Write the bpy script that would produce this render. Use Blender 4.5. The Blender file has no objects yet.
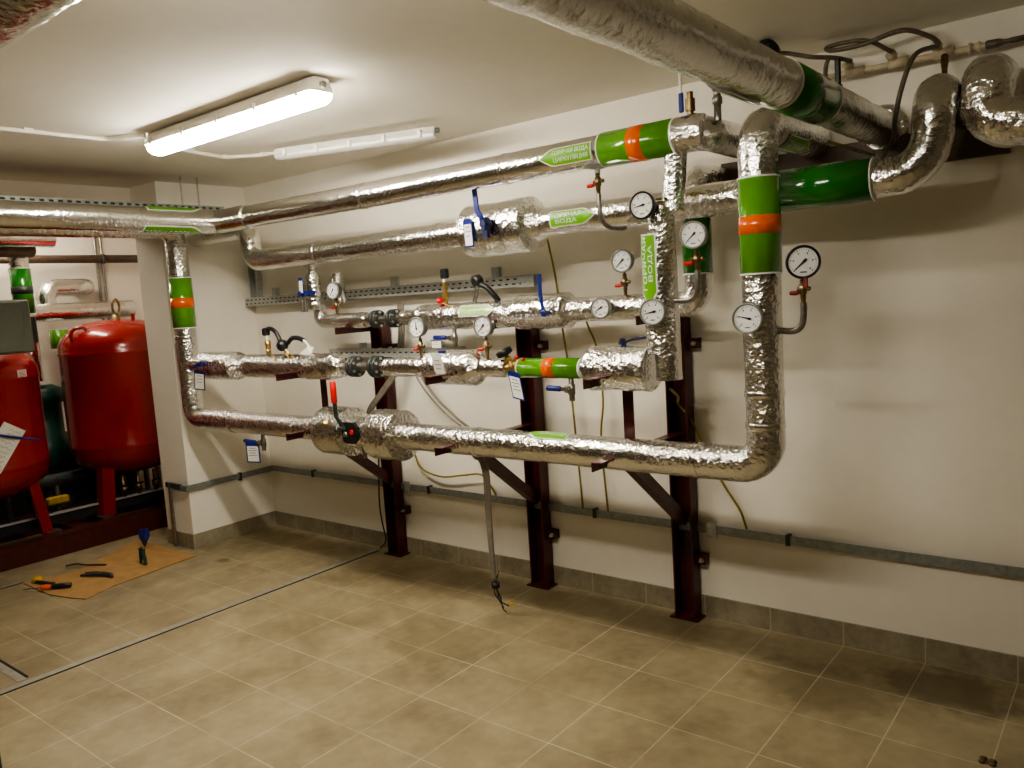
import bpy, math, random
from mathutils import Vector, Matrix, noise
random.seed(7)
C = bpy.context.scene.collection
PI = math.pi
V = Vector

# ------------------------------------------------------------------ materials
def new_mat(name):
    m = bpy.data.materials.new(name); m.use_nodes = True
    nt = m.node_tree
    return m, nt, nt.nodes['Principled BSDF']

def node(nt, typ, **kw):
    n = nt.nodes.new(typ)
    for k, v in kw.items(): setattr(n, k, v)
    return n

def math_node(nt, op, a, b=None, clamp=False):
    n = node(nt, 'ShaderNodeMath', operation=op); n.use_clamp = clamp
    for i, x in enumerate((a, b)):
        if x is None: continue
        if isinstance(x, (int, float)): n.inputs[i].default_value = x
        else: nt.links.new(x, n.inputs[i])
    return n.outputs[0]

def mix_col(nt, fac, a, b, mode='MIX'):
    n = node(nt, 'ShaderNodeMix', data_type='RGBA', blend_type=mode)
    for s, x in ((0, fac), (6, a), (7, b)):
        if isinstance(x, (int, float)): n.inputs[s].default_value = x
        elif isinstance(x, tuple): n.inputs[s].default_value = x
        else: nt.links.new(x, n.inputs[s])
    return n.outputs[2]

def obj_coord(nt):
    g = node(nt, 'ShaderNodeNewGeometry')
    return g.outputs['Position']

def noise_tex(nt, vec, scale, detail=3, rough=.5):
    n = node(nt, 'ShaderNodeTexNoise'); n.inputs['Scale'].default_value = scale
    n.inputs['Detail'].default_value = detail; n.inputs['Roughness'].default_value = rough
    nt.links.new(vec, n.inputs['Vector']); return n.outputs['Fac']

def ramp(nt, fac, a, b, ca, cb):
    r = node(nt, 'ShaderNodeValToRGB')
    r.color_ramp.elements[0].position = a; r.color_ramp.elements[1].position = b
    r.color_ramp.elements[0].color = ca; r.color_ramp.elements[1].color = cb
    nt.links.new(fac, r.inputs[0]); return r.outputs[0]

def bump(nt, bsdf, height, strength, dist):
    b = node(nt, 'ShaderNodeBump'); b.inputs['Strength'].default_value = strength
    b.inputs['Distance'].default_value = dist
    nt.links.new(height, b.inputs['Height']); nt.links.new(b.outputs[0], bsdf.inputs['Normal'])

def c4(c): return (c[0], c[1], c[2], 1)

def simple(name, col, rough=.5, metal=0, var=.12, scale=40, bmp=0, spec=.5, coat=0):
    m, nt, b = new_mat(name)
    p = obj_coord(nt); f = noise_tex(nt, p, scale, 4)
    dark = tuple(x*(1-var) for x in col); light = tuple(min(1, x*(1+var)) for x in col)
    nt.links.new(ramp(nt, f, .3, .7, c4(dark), c4(light)), b.inputs['Base Color'])
    b.inputs['Roughness'].default_value = rough; b.inputs['Metallic'].default_value = metal
    b.inputs['Specular IOR Level'].default_value = spec
    if coat: b.inputs['Coat Weight'].default_value = coat
    if bmp: bump(nt, b, f, bmp, .004)
    return m

def foil(name, strength=.55, rough=.24, scale=1.0, tint=(.80, .79, .75), patch=True):
    m, nt, b = new_mat(name)
    p = obj_coord(nt)
    n1 = noise_tex(nt, p, 27*scale, 4, .6)
    v = node(nt, 'ShaderNodeTexVoronoi'); v.inputs['Scale'].default_value = 50*scale
    v.feature = 'F1'; nt.links.new(p, v.inputs['Vector'])
    n2 = noise_tex(nt, p, 9, 2)
    rid = math_node(nt, 'ABSOLUTE', math_node(nt, 'SUBTRACT', noise_tex(nt, p, 34*scale, 3, .6), .5))
    h = math_node(nt, 'ADD', math_node(nt, 'MULTIPLY', n1, .9), math_node(nt, 'MULTIPLY', v.outputs['Distance'], .8))
    h = math_node(nt, 'ADD', h, math_node(nt, 'MULTIPLY', rid, 1.6))
    h = math_node(nt, 'ADD', h, math_node(nt, 'MULTIPLY', n2, .8))
    # crinkled areas next to smoother ones
    if patch:
        mask = ramp(nt, noise_tex(nt, p, 4.5, 2), .38, .62, (.45,)*3+(1,), (1,)*3+(1,))
        h = math_node(nt, 'MULTIPLY', h, mask)
    bump(nt, b, h, strength, .008)
    col = ramp(nt, noise_tex(nt, p, 60, 3), .3, .75, c4(tuple(x*.86 for x in tint)), c4(tint))
    nt.links.new(col, b.inputs['Base Color'])
    b.inputs['Metallic'].default_value = 1; b.inputs['Roughness'].default_value = rough
    return m

M = {}
M['foil'] = foil('foil_wrap', .64, .165, 1.2, (.84, .835, .81))
M['foil_mid'] = foil('foil_mid', .42, .165, 1.15, (.84, .835, .81))
M['foil_rough'] = foil('foil_jacket', .74, .17, 1.0, (.84, .835, .81))
M['foil_smooth'] = foil('foil_smooth', .27, .165, 1.1, (.84, .835, .81))
M['foil_dull'] = foil('foil_dull', .36, .25, .8, (.74, .73, .70))
M['green'] = simple('green_vinyl', (.085, .30, .006), .16, 0, .05, 20, 0, .5, .5)
M['dkgreen'] = simple('dark_green_vinyl', (.012, .17, .012), .16, 0, .05, 20, 0, .5, .5)
M['lime'] = simple('lime_sticker', (.16, .45, .02), .3, 0, .05, 20)
M['pale'] = simple('pale_sticker', (.55, .72, .35), .3, .3, .1, 60)
M['orange'] = simple('orange_vinyl', (.80, .13, .005), .18, 0, .04, 20, 0, .5, .4)
M['white'] = simple('white_print', (.82, .83, .78), .45, 0, .03)
M['paper'] = simple('paper', (.76, .74, .68), .7, 0, .06, 80)
M['ink'] = simple('grey_ink', (.12, .12, .14), .7)
M['blackink'] = simple('black_ink', (.015, .015, .015), .6)
M['oxide'] = simple('red_oxide_paint', (.062, .0085, .0065), .34, 0, .35, 25, .15)
M['tank'] = simple('red_tank_enamel', (.27, .003, .002), .2, 0, .08, 6, 0, .5, .3)
M['galv'] = simple('galvanised_steel', (.46, .47, .45), .45, .35, .18, 60, .05)
M['galvd'] = simple('zinc_strip', (.30, .325, .31), .5, .6, .2, 45, .05)
M['steel'] = simple('grey_steel', (.30, .28, .25), .35, .9, .25, 50, .08)
M['iron'] = simple('flange_iron', (.060, .065, .062), .45, .5, .3, 50, .1)
M['boltm'] = simple('zinc_bolt', (.55, .54, .50), .3, .9, .15)
M['brass'] = simple('brass', (.58, .40, .14), .28, .9, .2, 60)
M['brassd'] = simple('tarnished_brass', (.24, .17, .09), .36, .9, .3, 60)
M['black'] = simple('black_plastic', (.012, .012, .013), .4)
M['rubber'] = simple('brown_black_hose', (.115, .09, .06), .4, 0, .25)
M['blue'] = simple('blue_handle', (.010, .022, .19), .32, 0, .1)
M['navy'] = simple('navy_handle', (.012, .018, .07), .35, 0, .15)
M['red'] = simple('red_plastic', (.60, .012, .010), .35, 0, .06)
M['dkred'] = simple('dark_red_plastic', (.20, .01, .012), .4, 0, .1)
M['case'] = simple('grey_gauge_case', (.22, .225, .20), .35, .4, .1)
M['dial'] = simple('gauge_dial', (.80, .81, .80), .3, 0, .02)
M['ivory'] = simple('yellowed_plastic', (.52, .45, .30), .5, 0, .1, 40)
M['whitepl'] = simple('white_plastic', (.74, .71, .63), .45, 0, .04)
M['cable'] = simple('grey_cable', (.20, .18, .145), .55, 0, .15)
M['earth'] = simple('yellow_green_wire', (.24, .19, .015), .5, 0, .3, 120)
M['darkwire'] = simple('dark_wire', (.035, .03, .025), .5, 0, .3)
M['card'] = simple('cardboard', (.34, .20, .075), .9, 0, .16, 14, .05)
M['cabinet'] = simple('grey_green_cabinet', (.13, .14, .105), .45, 0, .06)
M['pumpg'] = simple('dark_green_pump', (.006, .045, .03), .4, 0, .2)
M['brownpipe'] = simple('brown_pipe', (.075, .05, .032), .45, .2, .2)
M['yellow'] = simple('yellow_item', (.50, .32, .03), .5, 0, .2)
M['slot'] = simple('dark_gap', (.012, .011, .009), .8)
M['edge'] = simple('metal_edging', (.34, .33, .28), .5, .5, .15, 30)
M['debris'] = simple('dry_debris', (.10, .07, .03), .9, 0, .4, 90, .3)

def wall_mat(name, col, var=.05):
    m, nt, b = new_mat(name); p = obj_coord(nt)
    f = math_node(nt, 'ADD', math_node(nt, 'MULTIPLY', noise_tex(nt, p, 1.6, 4), .6), math_node(nt, 'MULTIPLY', noise_tex(nt, p, 14, 3), .4))
    nt.links.new(ramp(nt, f, .35, .65, c4(tuple(x*(1-var) for x in col)), c4(col)), b.inputs['Base Color'])
    b.inputs['Roughness'].default_value = .75; b.inputs['Specular IOR Level'].default_value = .25
    bump(nt, b, noise_tex(nt, p, 45, 4), .12, .002)
    return m
M['wall'] = wall_mat('painted_wall', (.83, .795, .70))
M['ceil'] = wall_mat('painted_ceiling', (.80, .765, .675), .05)
M['wall_shade'] = wall_mat('shade_toned_wall', (.30, .27, .23))  # unseen walls, colour darkened as shade for darker foil reflections and less fill
M['room'] = wall_mat('far_wall', (.80, .74, .65))

T, X0, D0, S = .33, -.602, .350, .3318
def floor_mat():
    m, nt, b = new_mat('floor_tiles'); p = obj_coord(nt)
    sx = node(nt, 'ShaderNodeSeparateXYZ'); nt.links.new(p, sx.inputs[0])
    u = math_node(nt, 'DIVIDE', math_node(nt, 'SUBTRACT', sx.outputs[0], -X0 - T*20), T)
    v = math_node(nt, 'DIVIDE', math_node(nt, 'ADD', sx.outputs[1], D0 + S*40), S)
    def edge(x):
        f = math_node(nt, 'FRACT', x)
        return math_node(nt, 'MINIMUM', f, math_node(nt, 'SUBTRACT', 1.0, f))
    e = math_node(nt, 'MINIMUM', edge(u), edge(v))
    wob = math_node(nt, 'MULTIPLY', math_node(nt, 'SUBTRACT', noise_tex(nt, p, 30, 2), .5), .006)
    g = math_node(nt, 'LESS_THAN', math_node(nt, 'ADD', e, wob), .0065)
    # per-tile tone
    cmb = node(nt, 'ShaderNodeCombineXYZ')
    nt.links.new(math_node(nt, 'FLOOR', u), cmb.inputs[0]); nt.links.new(math_node(nt, 'FLOOR', v), cmb.inputs[1])
    wn = node(nt, 'ShaderNodeTexWhiteNoise', noise_dimensions='3D'); nt.links.new(cmb.outputs[0], wn.inputs['Vector'])
    n = math_node(nt, 'ADD', math_node(nt, 'MULTIPLY', noise_tex(nt, p, 2.2, 5, .6), .75), math_node(nt, 'MULTIPLY', noise_tex(nt, p, 18, 4), .25))
    n = math_node(nt, 'ADD', n, math_node(nt, 'MULTIPLY', math_node(nt, 'SUBTRACT', wn.outputs['Value'], .5), .05))
    base = ramp(nt, n, .34, .66, (.185, .150, .085, 1), (.335, .28, .17, 1))
    # scuffed, washed-out dust
    dust = ramp(nt, noise_tex(nt, p, 5.5, 6, .65), .55, .8, (0, 0, 0, 1), (1, 1, 1, 1))
    base = mix_col(nt, math_node(nt, 'MULTIPLY', dust, .16), base, (.50, .45, .34, 1))
    # damp blotches; those along the wall also paint in the shade there
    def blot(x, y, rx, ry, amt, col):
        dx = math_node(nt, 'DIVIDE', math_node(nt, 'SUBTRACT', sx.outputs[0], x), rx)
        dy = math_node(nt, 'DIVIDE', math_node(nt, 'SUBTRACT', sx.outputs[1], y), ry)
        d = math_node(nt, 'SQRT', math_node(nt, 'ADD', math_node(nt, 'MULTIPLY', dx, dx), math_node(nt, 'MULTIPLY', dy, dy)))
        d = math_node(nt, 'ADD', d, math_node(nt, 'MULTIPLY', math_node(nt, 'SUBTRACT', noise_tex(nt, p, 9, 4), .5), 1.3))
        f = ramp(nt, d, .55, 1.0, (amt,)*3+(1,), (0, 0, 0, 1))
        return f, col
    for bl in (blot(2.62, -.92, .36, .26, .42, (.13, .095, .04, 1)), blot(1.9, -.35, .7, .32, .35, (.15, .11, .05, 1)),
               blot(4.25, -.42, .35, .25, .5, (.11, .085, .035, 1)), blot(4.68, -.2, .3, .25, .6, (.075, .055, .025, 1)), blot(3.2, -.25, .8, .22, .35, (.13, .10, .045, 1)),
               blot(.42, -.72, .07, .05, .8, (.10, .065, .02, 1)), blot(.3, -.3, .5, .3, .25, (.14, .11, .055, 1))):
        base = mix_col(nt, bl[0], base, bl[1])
    grout = mix_col(nt, noise_tex(nt, p, 3.2, 3), (.27, .22, .14, 1), (.68, .61, .45, 1))
    gm = ramp(nt, noise_tex(nt, p, 2.6, 4), .35, .6, (.35,)*3+(1,), (.95,)*3+(1,))
    fin = mix_col(nt, math_node(nt, 'MULTIPLY', g, gm), base, grout)
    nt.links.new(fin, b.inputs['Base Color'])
    nt.links.new(ramp(nt, noise_tex(nt, p, 6, 4), .3, .7, (.33,)*3+(1,), (.55,)*3+(1,)), b.inputs['Roughness'])
    b.inputs['Specular IOR Level'].default_value = .4
    bump(nt, b, math_node(nt, 'SUBTRACT', math_node(nt, 'MULTIPLY', noise_tex(nt, p, 25, 3), .2), g), .25, .0015)
    return m
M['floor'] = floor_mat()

def base_mat(axis, off, step):
    m, nt, b = new_mat('skirting_tiles'); p = obj_coord(nt)
    sx = node(nt, 'ShaderNodeSeparateXYZ'); nt.links.new(p, sx.inputs[0])
    u = math_node(nt, 'DIVIDE', math_node(nt, 'ADD', sx.outputs[axis], off), step)
    f = math_node(nt, 'FRACT', u)
    e = math_node(nt, 'MINIMUM', f, math_node(nt, 'SUBTRACT', 1.0, f))
    g = math_node(nt, 'LESS_THAN', e, .009)
    n = math_node(nt, 'ADD', math_node(nt, 'MULTIPLY', noise_tex(nt, p, 6, 5, .65), .7), math_node(nt, 'MULTIPLY', noise_tex(nt, p, 40, 3), .3))
    base = ramp(nt, n, .35, .7, (.20, .17, .11, 1), (.36, .32, .225, 1))
    nt.links.new(mix_col(nt, math_node(nt, 'MULTIPLY', g, .7), base, (.46, .41, .31, 1)), b.inputs['Base Color'])
    b.inputs['Roughness'].default_value = .55
    return m
M['base_x'] = base_mat(0, -.602 + .33*20, .33)
M['base_y'] = base_mat(1, .35 + .3318*20, .3318)

def emis(name, col, s):
    m, nt, b = new_mat(name)
    b.inputs['Base Color'].default_value = c4((.8, .8, .75))
    b.inputs['Emission Color'].default_value = c4(col); b.inputs['Emission Strength'].default_value = s
    f = noise_tex(nt, obj_coord(nt), 3, 1)
    nt.links.new(ramp(nt, f, 0, 1, (.4,)*3+(1,), (.5,)*3+(1,)), b.inputs['Roughness'])
    return m
LAMP = (1, .915, .78)
M['lit'] = emis('lit_diffuser', LAMP, 26)
M['lit3'] = emis('lit_diffuser_alcove', LAMP, 14)
M['lamp_off'] = simple('clear_grey_plastic', (.52, .51, .47), .25, 0, .05)
M['lit2'] = emis('lit_diffuser_behind', LAMP, 22)

# ------------------------------------------------------------------ mesh helpers
def frame(d):
    d = d.normalized()
    a = V((0, 0, 1)) if abs(d.z) < .9 else V((1, 0, 0))
    x = a.cross(d).normalized(); return x, d.cross(x)

class MB:
    def __init__(s): s.v = []; s.f = []; s.sm = []; s.mi = []; s.cur = 0
    def add(s, vs, fs, smooth=False):
        o = len(s.v); s.v += [V(q) for q in vs]
        s.f += [tuple(i+o for i in f) for f in fs]; s.sm += [smooth]*len(fs); s.mi += [s.cur]*len(fs); return s
    def box(s, c, d, rot=None, bev=0):
        hx, hy, hz = (q/2 for q in d)
        if bev:
            pr = [(-hx+bev, -hy), (hx-bev, -hy), (hx, -hy+bev), (hx, hy-bev), (hx-bev, hy), (-hx+bev, hy), (-hx, hy-bev), (-hx, -hy+bev)]
            vs = []
            for z, k in ((-hz, 1), (-hz+bev, 0), (hz-bev, 0), (hz, 1)):
                for x, y in pr:
                    vs.append(V((x*(1-k*bev/hx), y*(1-k*bev/hy), z)))
            fs = [tuple(range(7, -1, -1)), tuple(range(24, 32))]
            for r in range(3):
                for i in range(8): fs.append((r*8+i, r*8+(i+1) % 8, r*8+8+(i+1) % 8, r*8+8+i))
        else:
            vs = [V((x, y, z)) for z in (-hz, hz) for x, y in ((-hx, -hy), (hx, -hy), (hx, hy), (-hx, hy))]
            fs = [(3, 2, 1, 0), (4, 5, 6, 7), (0, 1, 5, 4), (1, 2, 6, 5), (2, 3, 7, 6), (3, 0, 4, 7)]
        R = rot if rot is not None else Matrix.Identity(3)
        return s.add([R @ q + V(c) for q in vs], fs)
    def sweep(s, pts, r, seg=24, caps=True, nz=0, nf=20, smooth=True):
        pts = [V(q) for q in pts]; n = len(pts)
        rs = r if isinstance(r, (list, tuple)) else [r]*n
        vs = []; x = None
        for i, q in enumerate(pts):
            d = (pts[min(i+1, n-1)] - pts[max(i-1, 0)])
            if d.length < 1e-7: d = pts[i]-pts[i-2]
            d.normalize()
            if x is None: x, y = frame(d)
            else:
                x = (x - d*x.dot(d)).normalized(); y = d.cross(x)
            for k in range(seg):
                a = 2*PI*k/seg; w = x*math.cos(a) + y*math.sin(a); rr = rs[i]
                if nz: rr += nz*(noise.noise((q+w*rr)*nf) + .6*noise.noise((q+w*rr)*nf*2.7))
                vs.append(q + w*rr)
        fs = []
        for i in range(n-1):
            for k in range(seg):
                fs.append((i*seg+k, i*seg+(k+1) % seg, (i+1)*seg+(k+1) % seg, (i+1)*seg+k))
        s.add(vs, fs, smooth)
        if caps:
            s.add(vs[:seg], [tuple(range(seg-1, -1, -1))]); s.add(vs[-seg:], [tuple(range(seg))])
        return s
    def lathe(s, o, d, prof, seg=24, nz=0, nf=20, smooth=True):
        """prof: list of (t along axis, radius)"""
        o = V(o); d = V(d).normalized(); x, y = frame(d); vs = []
        for t, rr in prof:
            for k in range(seg):
                a = 2*PI*k/seg; w = x*math.cos(a)+y*math.sin(a)
                q = o + d*t + w*rr
                if nz and rr > 1e-4:
                    z = nz*(noise.noise(q*nf)+.6*noise.noise(q*nf*2.7)); q += w*z + d*(z*.7)
                vs.append(q)
        fs = []
        for i in range(len(prof)-1):
            for k in range(seg):
                fs.append((i*seg+k, i*seg+(k+1) % seg, (i+1)*seg+(k+1) % seg, (i+1)*seg+k))
        s.add(vs, fs, smooth)
        s.add(vs[:seg], [tuple(range(seg-1, -1, -1))]); s.add(vs[-seg:], [tuple(range(seg))])
        return s
    def cyl(s, a, b, r, seg=16, smooth=True): return s.sweep([a, b], r, seg, smooth=smooth)
    def ball(s, c, r, seg=16):
        n = 8; return s.lathe(V(c)-V((0, 0, r)), (0, 0, 1), [(r-r*math.cos(PI*i/n), max(r*math.sin(PI*i/n), 1e-4)) for i in range(n+1)], seg)
    def prism(s, poly, o, ux, uy, depth):
        """extrude a 2D polygon (in ux,uy from o) by depth along ux x uy, centred"""
        o, ux, uy = V(o), V(ux).normalized(), V(uy).normalized(); n = ux.cross(uy)
        a = [o+ux*p[0]+uy*p[1]-n*depth/2 for p in poly]; b = [q+n*depth for q in a]; k = len(poly)
        fs = [tuple(range(k-1, -1, -1)), tuple(range(k, 2*k))]+[(i, (i+1) % k, k+(i+1) % k, k+i) for i in range(k)]
        return s.add(a+b, fs)
    def build(s, name, mat, parent=None, label=None, mat2=None):
        c = sum(s.v, V())/len(s.v)
        me = bpy.data.meshes.new(name); me.from_pydata([q-c for q in s.v], [], s.f)
        me.polygons.foreach_set('use_smooth', s.sm); me.materials.append(mat)
        if mat2: me.materials.append(mat2); me.polygons.foreach_set('material_index', s.mi)
        me.update()
        o = bpy.data.objects.new(name, me); C.objects.link(o); o.location = c
        if parent is not None:
            o.parent = parent
            o.matrix_parent_inverse = Matrix.Translation(-wloc(parent))
        o['_w'] = tuple(c)
        if label: o['label'] = label
        return o

def wloc(o): return V(o['_w'])

def thing(name, label, cat, loc, group=None):
    o = bpy.data.objects.new(name, None); C.objects.link(o); o.location = loc; o['_w'] = tuple(loc)
    o.empty_display_size = .05
    o['label'] = label; o['category'] = cat; o['kind'] = 'thing'
    if group: o['group'] = group
    return o
def tag(o, label, cat, group=None):
    o['label'] = label; o['category'] = cat; o['kind'] = 'thing'
    if group: o['group'] = group
    return o
def struct(o): o['kind'] = 'structure'; return o

def fillet(pts, r, n=8):
    pts = [V(p) for p in pts]; out = [pts[0]]
    for i in range(1, len(pts)-1):
        rr = r[i-1] if isinstance(r, (list, tuple)) else r
        a = (pts[i-1]-pts[i]); b = (pts[i+1]-pts[i]); la, lb = a.length, b.length
        a.normalize(); b.normalize(); ang = a.angle(b)
        t = min(rr/math.tan(ang/2), la*.49, lb*.49); rr = t*math.tan(ang/2)
        c = pts[i] + (a+b).normalized()*(rr/math.sin(ang/2))
        p0, p1 = pts[i]+a*t-c, pts[i]+b*t-c
        for k in range(n+1):
            f = k/n
            out.append(c+p0.normalized().slerp(p1.normalized(), f)*rr)
    out.append(pts[-1]); return out

def resample(pts, step):
    out = [pts[0]]
    for a, b in zip(pts, pts[1:]):
        n = max(1, int((b-a).length/step))
        out += [a+(b-a)*(k/n) for k in range(1, n+1)]
    return out

def smooth_path(pts, n=6):
    pts = [V(p) for p in pts]; q = [pts[0]*2-pts[1]]+pts+[pts[-1]*2-pts[-2]]; out = []
    for i in range(1, len(q)-2):
        for k in range(n):
            t = k/n; a, b, c, d = q[i-1], q[i], q[i+1], q[i+2]
            out.append(.5*((2*b)+(c-a)*t+(2*a-5*b+4*c-d)*t*t+(3*b-a-3*c+d)*t**3))
    out.append(pts[-1]); return out

def pipe(name, pts, r, mat, parent=None, bend=.1, nz=.0022, seg=28, step=.03):
    p = resample(fillet(pts, bend), step)
    return MB().sweep(p, r, seg, nz=nz).build(name, mat, parent)

def jacket(parent, o, d, L, r0, r, r1, ta=.06, tb=.06, mat='foil_rough', name='valve_jacket'):
    """fat insulated sleeve around a valve: tapered or stepped ends"""
    n = max(2, int((L-ta-tb)/.03)); mb = MB()
    pa = [(0, r0*.9), (.001, r0)]+[(ta*k/5, r0+(r-r0)*(k/5)) for k in range(1, 6)]
    pb = [(ta+(L-ta-tb)*k/n, r) for k in range(n+1)]
    pc = [(L-tb+tb*k/5, r1+(r-r1)*(1-k/5)) for k in range(0, 5)]+[(L-.001, r1), (L, r1*.9)]
    for p_ in (pa, pb, pc): mb.lathe(o, d, p_, 32, nz=.0045, nf=16)
    return mb.build(name, M[mat], parent)

def seam(parent, o, d, r):
    return MB().lathe(V(o)-V(d)*.012, d, [(0, r), (.002, r+.0022), (.022, r+.0022), (.024, r)], 28, nz=.001).build('foil_tape', M['foil_smooth'], parent)

def band(parent, o, d, L, r, mat='green', stripe=None, name='colour_band'):
    b = MB().lathe(o, d, [(0, r-.004), (0, r), (L, r), (L, r-.004)], 48).build(name, M[mat], parent)
    if mat in ('green', 'dkgreen'):
        for t in (-.004, L-.002):
            MB().lathe(V(o)+V(d).normalized()*t, d, [(0, r-.004), (0, r+.0004), (.006, r+.0004), (.006, r-.004)], 48).build('white_edge', M['white'], b)
    if stripe:
        t0, t1 = stripe
        MB().lathe(V(o)+V(d).normalized()*t0, d, [(0, r-.002), (0, r+.0012), (t1-t0, r+.0012), (t1-t0, r-.002)], 48).build('orange_stripe', M['orange'], b)
    return b

# ------------------------------------------------------------------ lettering
_tc = {}
def text_mesh(txt):
    if txt in _tc: return _tc[txt]
    cu = bpy.data.curves.new('t', 'FONT'); cu.body = txt; cu.size = 1; cu.resolution_u = 3; cu.offset = .004
    ob = bpy.data.objects.new('t', cu); me = ob.to_mesh()
    vs = [(q.co.x, q.co.y) for q in me.vertices]; fs = [tuple(p.vertices) for p in me.polygons]
    ob.to_mesh_clear(); bpy.data.objects.remove(ob); bpy.data.curves.remove(cu)
    x0 = min(q[0] for q in vs); x1 = max(q[0] for q in vs); y0 = min(q[1] for q in vs); y1 = max(q[1] for q in vs)
    r = ([((x-x0)/(x1-x0)-.5, (y-y0)/(y1-y0)-.5) for x, y in vs], fs); _tc[txt] = r; return r

class Wrap:
    """maps (u,v) onto a cylinder of radius r around an axis; a = reading direction"""
    def __init__(s, o, a, n, r):
        s.o, s.a, s.n, s.r = V(o), V(a).normalized(), V(n).normalized(), r; s.t = s.n.cross(s.a)
    def __call__(s, u, v, e=0):
        g = v/s.r; return s.o + s.a*u + (s.n*math.cos(g)+s.t*math.sin(g))*(s.r+e)

def sticker(parent, w, L, H, tip, lines, mat='lime', tipside=1, txtmat='white', name='flow_arrow_sticker', e0=.003):
    def grid(l, h, tp, e, m, nm, par):
        us = [-l/2+l*k/14 for k in range(15)]; vs = []; fs = []
        for u in us:
            q = u*tipside; k = 1.0
            if q > l/2-tp: k = max(0.02, (l/2-q)/tp)
            elif q < -l/2+.0001: k = 1
            for j in range(7): vs.append(w(u, (j/6-.5)*h*k, e))
        for i in range(14):
            for j in range(6): fs.append((i*7+j, (i+1)*7+j, (i+1)*7+j+1, i*7+j+1))
        return MB().add(vs, fs, True).build(nm, m, par)
    st = grid(L, H, tip, e0+.0014, M[mat], name, parent)
    grid(L+.012, H+.010, tip, e0, M['white'], 'white_border', st)
    uo = -tip/2*tipside
    n = len(lines); lh = H/(n+.35)
    for i, (txt, frac) in enumerate(lines):
        vs, fs = text_mesh(txt); wid = (L-tip)*frac*.94
        v0 = (n-1)/2*lh - i*lh
        mb = MB().add([w(uo+x*wid, v0+y*lh*.74, e0+.0034) for x, y in vs], fs)
        mb.build('lettering', M[txtmat], st)
    return st

# ------------------------------------------------------------------ fittings
def gauge(loc, n, label, cat='pressure gauge', r=.050, depth=.035, needle=215, dark=False, group='round dial gauges', logo=False, name='pressure_gauge'):
    """round dial gauge, dial centre at loc facing n"""
    loc, n = V(loc), V(n).normalized()
    t = thing(name, label, cat, loc, group)
    ux = V((0, 0, 1)).cross(n).normalized(); uy = n.cross(ux)    # as seen from the front: right, up
    MB().lathe(loc-n*depth, n, [(0, r*.8), (.004, r*.96), (depth*.75, r*.98), (depth*.78, r*1.04), (depth+.004, r*1.05), (depth+.006, r*1.0), (depth+.006, r*.90), (depth, r*.88)], 40).build('case', M['black' if dark else 'case'], t)
    d = MB().lathe(loc-n*.001, n, [(0, r*.9), (.003, r*.9)], 40).build('dial', M['dial'], t)
    mk = MB()
    for k in range(26):
        a = math.radians(225-270*k/25); big = k % 5 == 0
        p = loc+n*.0025+(ux*math.cos(a)+uy*math.sin(a))*r*(.76 if big else .79)
        rad = ux*math.cos(a)+uy*math.sin(a); tan = n.cross(rad)
        mk.prism([(-.0018 if big else -.0006, -r*.06), (.0018 if big else .0006, -r*.06), (.0018 if big else .0006, r*.05), (-.0018 if big else -.0006, r*.05)], p, tan, rad, .0006)
    for k in range(6):
        a = math.radians(225-54*k); p = loc+n*.0026+(ux*math.cos(a)+uy*math.sin(a))*r*.58
        mk.prism([(-.0022, -.003), (.0022, -.003), (.0022, .003), (-.0022, .003)], p, ux, uy, .0005)
    mk.prism([(-.009, -.002), (.009, -.002), (.009, .002), (-.009, .002)], loc+n*.0026-uy*r*.62, ux, uy, .0005)
    mk.build('scale_marks', M['ink'], d)
    if logo:
        MB().prism([(-.011, -.002), (0, -.002), (0, .002), (-.011, .002)], loc+n*.0031-uy*r*.62, ux, uy, .0006).build('maker_mark', M['dkred'], d)
        MB().prism([(0, -.002), (.011, -.002), (.011, .002), (0, .002)], loc+n*.0031-uy*r*.62, ux, uy, .0006).build('maker_mark', M['pumpg'], d)
    a = math.radians(needle); dr = ux*math.cos(a)+uy*math.sin(a); dt = n.cross(dr)
    MB().prism([(-r*.28, -.0035), (-r*.1, -.005), (0, -.003), (r*.72, -.0005), (r*.72, .0005), (0, .003), (-r*.1, .005), (-r*.28, .0035)], loc+n*.0045, dr, dt, .001).add([loc+n*.0045], []).build('needle', M['blackink'], t)
    return t

def gauge_cock(t, top, bottom, side, handle='red', brass='brass'):
    """small three-way brass cock between a gauge and its pipe, with a short coloured handle"""
    top, bottom = V(top), V(bottom); d = bottom-top; L = d.length; dn = d.normalized(); side = V(side).normalized()
    c = MB().lathe(top, dn, [(0, .006), (L*.12, .006), (L*.13, .010), (L*.3, .010), (L*.32, .014), (L*.62, .014), (L*.64, .010), (L*.8, .010), (L*.82, .0085), (L, .0085)], 12)
    m = top+d*.46
    c.cyl(m-side*.022, m+side*.020, .0065, 10); c.ball(m+side*.022, .009, 10)
    cock = c.build('stopcock', M[brass], t)
    h = MB().sweep([m-side*.018+V((0, 0, -.012)), m-side*.03+V((0, 0, -.014)), m-side*.052+V((0, 0, -.014))], [.0065, .0085, .0075], 10)
    h.build('cock_handle', M[handle], cock, 'red plastic handle' if handle == 'red' else None)
    return cock

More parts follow.
